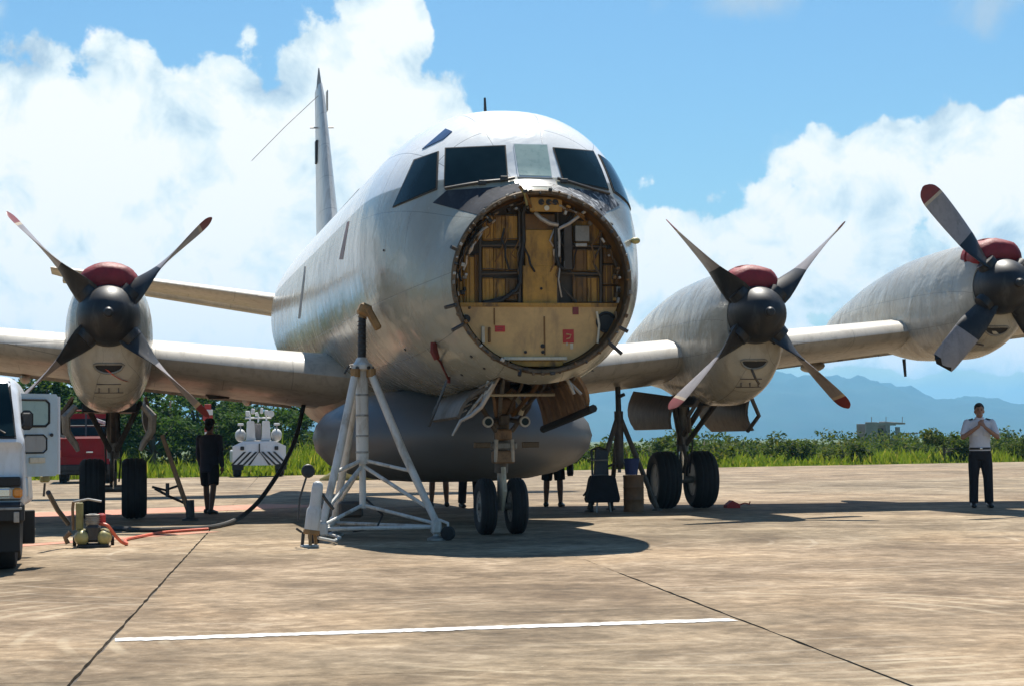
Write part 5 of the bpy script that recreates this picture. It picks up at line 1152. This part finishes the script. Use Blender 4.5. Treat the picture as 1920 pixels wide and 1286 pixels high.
    me = bpy.data.meshes.new('h'); me.from_pydata(hair.v, [], hair.f); me.shade_smooth(); link_mesh(me, 'hat' if spec.get('hat') else 'hair', spec.get('hatmat', 'hair'), t)
    for s in (-1, 1):
        m_ = MB().ell((hx+s*.03, hy-.077, hz2+.012), (.011, .007, .006), 8, 6); me = bpy.data.meshes.new('eye'); me.from_pydata(m_.v, [], m_.f); link_mesh(me, 'eye', 'hair', t)
        m_ = MB().tube([(hx+s*.014, hy-.082, hz2+.034), (hx+s*.045, hy-.074, hz2+.036)], .005, 6); me = bpy.data.meshes.new('eyebrow'); me.from_pydata(m_.v, [], m_.f); link_mesh(me, 'eyebrow', 'hair', t)
    for nm, mm, f in spec.get('extra', []):
        m_ = MB(); f(m_); me = bpy.data.meshes.new(nm); me.from_pydata(m_.v, [], m_.f); me.shade_smooth(); link_mesh(me, nm, mm, t)
    return t
SH = ((-.195, 0, 1.385), (.195, 0, 1.385))
face_cam = lambda p: math.atan2(CAM_POS.x-p[0], -(CAM_POS.y-p[1]))
pm = gr(1840, 951)
ext = []
for s in (-1, 1):
    ext.append(('epaulette', 'cloth_navy', lambda m_, s=s: m_.box((s*.165, 0, 1.443), (.13, .075, .022), Matrix.Rotation(R(s*17), 3, 'Y'), .006)))
ext += [('shirt_pocket', 'shirt_white', lambda m_: m_.box((-.085, -.128, 1.235), (.1, .012, .11), None, .003)), ('shirt_pocket', 'shirt_white', lambda m_: m_.box((.085, -.128, 1.235), (.1, .012, .11), None, .003)),
        ('belt', 'shoe', lambda m_: m_.loft([[Vector(((.166+.012)*math.cos(a), (.122+.012)*math.sin(a), z)) for a in [2*math.pi*k/28 for k in range(28)]] for z in (.955, .99)])),
        ('belt_buckle', 'chrome', lambda m_: m_.box((0, -.137, .973), (.045, .012, .035), None, .004)),
        ('collar', 'shirt_white', lambda m_: m_.loft([[Vector((r_*math.cos(a), -.005+r_*.9*math.sin(a), z)) for a in [2*math.pi*k/20 for k in range(20)]] for r_, z in ((.088, 1.445), (.07, 1.49), (.066, 1.488), (.08, 1.44))]))]
person(pm, R(8)+math.atan2(CAM_POS.x-pm.x, pm.y-CAM_POS.y)*-1*-1, 'man in white uniform shirt and black trousers holding both hands at his chin', dict(
    arms=(SH, ((-.29, -.13, 1.155), (.27, -.13, 1.155)), ((-.045, -.235, 1.335), (.055, -.25, 1.32))), hand=((.35, .02, .9), (-.45, .0, .8)), palm=((.7, .5, -.2), (-.7, .5, -.2)), curl=.9, voxel=.0085,
    feet=((-.12, 0), (.125, -.02)), head=(.0, -.035, 1.585), shirt='shirt_white', trousers='cloth_black', sleeve=.72, extra=ext))
pl_ = gr(393, 963)
walker = person(pl_, R(150), 'man in dark coat and hat walking under the starboard wing', dict(
    arms=(SH, ((-.25, .05, 1.12), (.25, -.05, 1.12)), ((-.25, -.02, .87), (.25, -.14, .88))), feet=((-.12, .17), (.13, -.16)), shirt='cloth_navy', trousers='cloth_black', shirt_bottom=.76, trouser=.52, sleeve=2, hat=True, hatmat='cloth_black', skin='skin_dark'))
walker.scale = (.93,)*3
for (px, py, rz, lab, kw) in ((824, 950, 175, 'bare-legged man standing behind the belly radome, left of the nose wheels', dict(trouser=.5, trousers='cloth_navy', shirt='cloth_navy', skin='skin_dark')),
                          (880, 951, 10, 'man in long dark trousers behind the nose wheels', dict(trousers='cloth_black', shirt='cloth_navy')),
                          (1038, 950, 160, 'man in black shorts holding a bag, between the nose wheels and the port gear', dict(trouser=.46, trousers='cloth_black', shirt='cloth_black', skin='skin_dark', bag=1))):
    p = gr(px, py); bag = kw.pop('bag', 0)
    if bag: kw['extra'] = [('bag', 'cloth_black', lambda m_: m_.loft([[Vector((-.30+.06*math.cos(a)*w, -.05+.13*math.sin(a)*w, z)) for a in [2*math.pi*k/16 for k in range(16)]] for z, w in ((.55, .8), (.6, 1), (.74, 1), (.79, .7))]))]
    person(p, R(rz), lab, dict(arms=(SH, ((-.25, .02, 1.12), (.25, .02, 1.12)), ((-.27, -.06, .87), (.27, -.06, .87))), feet=((-.13, .03), (.14, -.05)), voxel=.011, **kw))

# ---------------------------------------------------------------- vegetation and the ruin on the far side
def leaf_mat(name, stops, trans=.3):
    m = bpy.data.materials.new(name); m.use_nodes = True; q = NG(m.node_tree); b = m.node_tree.nodes['Principled BSDF']
    rp = q.new('ShaderNodeNewGeometry').outputs['Random Per Island']; c = q.ramp(rp, stops)
    ps = q.new('ShaderNodeNewGeometry').outputs['Position']; n = q.noise(ps, .35, 3)
    c = q.mix(q.m('MULTIPLY', q.sstep(n, .4, .65), .45), c, q.mix(1., c, (1.5, 1.25, .75), 'MULTIPLY'))
    q.put(b.inputs['Base Color'], c); b.inputs['Roughness'].default_value = .75; b.inputs['Specular IOR Level'].default_value = .08
    tr = q.new('ShaderNodeBsdfTranslucent'); q.put(tr.inputs['Color'], q.mix(1., c, (1.3, 1.35, .6), 'MULTIPLY'))
    mx = q.new('ShaderNodeMixShader'); mx.inputs[0].default_value = trans; q.l.new(b.outputs[0], mx.inputs[1]); q.l.new(tr.outputs[0], mx.inputs[2])
    q.l.new(mx.outputs[0], m.node_tree.nodes['Material Output'].inputs[0]); MATS[name] = m
leaf_mat('grass_blades', [(0., (.10, .15, .022)), (.5, (.15, .21, .03)), (.85, (.22, .25, .045)), (1., (.34, .30, .10))], .4)
leaf_mat('scrub_leaves', [(0., (.03, .055, .013)), (.5, (.065, .10, .022)), (.85, (.11, .14, .03)), (1., (.17, .15, .06))])
leaf_mat('tree_leaves', [(0., (.02, .05, .014)), (.6, (.045, .095, .022)), (1., (.09, .14, .032))])
def np_mesh(name, verts, nq, m, k=4):
    me = bpy.data.meshes.new(name); nv = len(verts); nf = nv//k
    me.vertices.add(nv); me.vertices.foreach_set('co', verts.astype(np.float32).ravel()); me.loops.add(nv); me.loops.foreach_set('vertex_index', np.arange(nv, dtype=np.int32))
    me.polygons.add(nf); me.polygons.foreach_set('loop_start', np.arange(0, nv, k, dtype=np.int32)); me.polygons.foreach_set('loop_total', np.full(nf, k, dtype=np.int32))
    me.update(calc_edges=True); me.materials.append(MATS[m]); return me
def leaves(centres, size, up=.5):
    n = len(centres); d = rng.normal(size=(n, 3)); d[:, 2] = np.abs(d[:, 2])*.6+up; d /= np.linalg.norm(d, axis=1)[:, None]
    a = np.cross(d, rng.normal(size=(n, 3))); a /= np.linalg.norm(a, axis=1)[:, None]; b = np.cross(d, a)
    s = (size*rng.uniform(.6, 1.4, n))[:, None]; w = s*rng.uniform(.35, .6, n)[:, None]
    return np.stack([centres-a*s, centres-b*w, centres+a*s, centres+b*w], 1).reshape(-1, 3)
def blob_points(blobs, n):
    vol = np.array([b[3]*b[4]*b[5] for b in blobs])**.8; idx = rng.choice(len(blobs), n, p=vol/vol.sum()); B = np.array(blobs)[idx]
    d = rng.normal(size=(n, 3)); d /= np.linalg.norm(d, axis=1)[:, None]; r_ = rng.uniform(.35, 1.08, n)**.6
    p = B[:, :3] + d*r_[:, None]*B[:, 3:6]; return p
# grass verge
N = 46000; gx = rng.uniform(-26, 62, N); dpt_ = rng.power(.75, N)*21; gy = 50.6+.24*(gx+.8)+.25+dpt_ + rng.normal(0, .12, N)
edge_fray = np.where(dpt_ < .6, .5, 1.); hgt = rng.gamma(5, .058, N)*np.where(gx < 9, 1.55, 1.)*edge_fray*(1+.5*np.sin(gx*.6)*np.sin(gx*.17+1)); ang = rng.uniform(0, np.pi, N); w = rng.uniform(.03, .075, N)
lean = rng.normal(0, .3, (N, 2))*hgt[:, None]; base = np.stack([gx, gy, np.full(N, -.07)], 1); ca = np.stack([np.cos(ang), np.sin(ang)*.4, 0*ang], 1)*w[:, None]
mid = base+np.stack([lean[:, 0]*.35, lean[:, 1]*.35, hgt*.6], 1); tipv = base+np.stack([lean[:, 0], lean[:, 1], hgt], 1)
V = np.stack([base-ca, base+ca, mid+ca*.75, tipv, mid-ca*.75], 1).reshape(-1, 3)
o = bpy.data.objects.new('grass', np_mesh('grass', V, N, 'grass_blades', 5)); COL.objects.link(o); o['kind'] = 'stuff'; o['label'] = 'bright green grass and weeds along the concrete edge'
# scrub belt behind the grass
blobs = []
for k in range(800):
    x = random.uniform(-24, 66); dd = random.uniform(16, 34); y = EDGE(x)+dd; h_ = random.uniform(.5, 1.2)*(1+.25*math.sin(x*.5)+.18*math.sin(x*1.3+2))*(1+(dd-16)*.012)
    blobs.append((x, y, h_*.5-.1, random.uniform(.5, 1.3), random.uniform(.5, 1.0), h_*.62))
C_ = blob_points(blobs, 85000); C_ = C_[C_[:, 2] > -.05]
o = bpy.data.objects.new('undergrowth', np_mesh('undergrowth', leaves(C_, .115), 0, 'scrub_leaves')); COL.objects.link(o); o['kind'] = 'stuff'; o['label'] = 'belt of low green scrub beyond the grass'
def crown_mesh(kind, n, R_, H_, nb, size):
    bl = []
    for k in range(nb):
        a = random.uniform(0, 2*math.pi); r_ = R_*math.sqrt(random.random())*.75; z = H_*random.uniform(.25, .86)
        q_ = R_*random.uniform(.26, .46)*(1-.3*z/H_); bl.append((r_*math.cos(a), r_*math.sin(a), z, q_, q_, q_*random.uniform(.55, .8)))
    return np_mesh('crown', leaves(blob_points(bl, n), size), 0, kind), bl
def trunk_mesh(H_, bl):
    mb = MB(); mb.tube([(0, 0, -.1), (.05, 0, H_*.25), (-.04, .03, H_*.5), (.03, 0, H_*.75)], [H_*.035, H_*.028, H_*.018, H_*.006], 8)
    for b in bl[:7]: mb.tube([(0, 0, H_*random.uniform(.2, .45)), (b[0]*.5, b[1]*.5, b[2]*.75), b[:3]], [H_*.014, H_*.01, H_*.003], 5)
    me = bpy.data.meshes.new('trunk'); me.from_pydata(mb.v, [], mb.f); me.materials.append(MATS['bark']); me.shade_smooth(); return me
VAR = []
for k in range(4):
    cm, bl = crown_mesh('tree_leaves', 3000, 2.0, 4.2, 24, .125); VAR.append((cm, trunk_mesh(4.2, bl)))
BV = []
for k in range(3):
    cm, bl = crown_mesh('scrub_leaves', 1500, 1.3, 1.7, 12, .09); BV.append((cm, trunk_mesh(1.5, bl)))
def plant(x, y, s, vari, label, group, name='tree', cat='tree', sz=1.):
    t = thing(name, (x, y, -.06), label, cat, group, random.uniform(0, 6.28)); t.scale = (s, s, s*sz)
    for nm, me in (('crown', vari[0]), ('trunk', vari[1])):
        o = bpy.data.objects.new(nm, me); COL.objects.link(o); o.parent = t
def treeline(px, dist, htop, lab, i, wide=1.):
    """a tree whose top stands at height htop (metres), `dist` metres out from the camera"""
    a = YAW+math.atan((px-960)/FPX); x = CAM_POS.x+dist*math.sin(a); y = CAM_POS.y+dist*math.cos(a); s = htop/4.2
    plant(x, y, s*wide, VAR[i % 4], lab, 'trees behind the grass on the starboard side', sz=1/wide)
for i, (px, d, h_, wd, lab) in enumerate(((40, 97, 5.3, 1.2, 'dark green tree showing above the door of the white truck'), (110, 104, 4.6, 1.2, 'tree behind the red truck and the starboard engine'),
        (205, 95, 4.6, 1.3, 'tree behind the starboard main gear'), (318, 93, 4.5, 1.1, 'tree right of the starboard gear, under the wing'),
        (368, 98, 4.9, 1.1, 'tallest dark tree, just behind the red and white marker post'), (428, 101, 4.3, 1.1, 'dark tree between the marker post and the white tractor'),
        (470, 96, 3.9, 1.3, 'bushy tree behind the lamps of the white tractor'), (525, 100, 3.6, 1.2, 'tree right of the white tractor, beside the hanging cable'),
        (572, 106, 3.2, 1.2, 'low tree at the end of the row beside the belly radome'), (285, 88, 3.4, 1.3, 'lower bush tree in front of the others beside the starboard gear'), (405, 90, 3.0, 1.4, 'low spreading tree behind the man in the dark coat'))):
    treeline(px, d, h_, lab, i, wd)
for i, (px, d, h_, wd, lab) in enumerate(((1318, 84, 1.75, 1.5, 'rounded green bush behind the port main wheels'), (1482, 92, 1.6, 1.2, 'bush standing out of the scrub left of the ruin'), (1765, 90, 1.75, 1.1, 'dark bush just left of the man in white'),
        (1575, 88, 1.3, 1.4, 'low bush in front of the left side of the ruin'), (1120, 86, 1.5, 1.3, 'bush beside the right end of the belly radome'), (1215, 90, 1.4, 1.2, 'bush between the dark jack and the port wheels'), (1912, 92, 1.5, .8, 'small dark bush at the right edge beyond the man'))):
    a = YAW+math.atan((px-960)/FPX); x = CAM_POS.x+d*math.sin(a); y = CAM_POS.y+d*math.cos(a)
    plant(x, y, h_/1.7*wd, BV[i % 3], lab, 'bushes in the scrub', 'bush', 'bush', 1/wd)
def ruin():
    dist = 190; a = YAW+math.atan((1655-960)/FPX); X, Y = CAM_POS.x+dist*math.sin(a), CAM_POS.y+dist*math.cos(a)
    t = thing('ruined_building', (X, Y, 0), 'roofless grey concrete building far beyond the scrub', 'building')
    for x0, x1, z in ((-1.9, -.7, 2.7), (.1, .5, 2.6), (1.2, 1.6, 2.2)): MB().box((X+(x0+x1)/2, Y, z/2), (x1-x0, .3, z), None, .02).build('wall', 'ruin_wall', t)
    MB().box((X-.1, Y+.02, .55), (3.5, .26, 1.1), None, .02).build('wall', 'ruin_wall', t)
    MB().box((X+.05, Y, 2.5), (2.3, .32, .3), None, .02).build('lintel', 'ruin_wall', t)
    MB().box((X-.3, Y+2, 1.3), (3.4, .3, 2.5), None, .02).build('wall', 'ruin_wall', t)
    MB().box((X+1.1, Y+.6, 2.6), (2.2, 1.4, .16), Matrix.Rotation(R(4), 3, 'Y'), .02).build('roof_slab', 'ruin_wall', t)
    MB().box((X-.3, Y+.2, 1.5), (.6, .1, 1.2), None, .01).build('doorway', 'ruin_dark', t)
    MB().box((X+2.6, Y+.5, 1.55), (2.0, .8, .14), None, .02).build('roof_slab', 'ruin_wall', t)
    MB().box((X-2.3, Y+.5, 1.6), (.9, .8, .12), None, .02).build('roof_slab', 'ruin_wall', t)
    for x in (-1.3, .2, 1.9): MB().tube([(X+x, Y, 2.5), (X+x+.03, Y, 3.2)], .03, 5).build('rebar', 'rust_metal', t)
ruin()
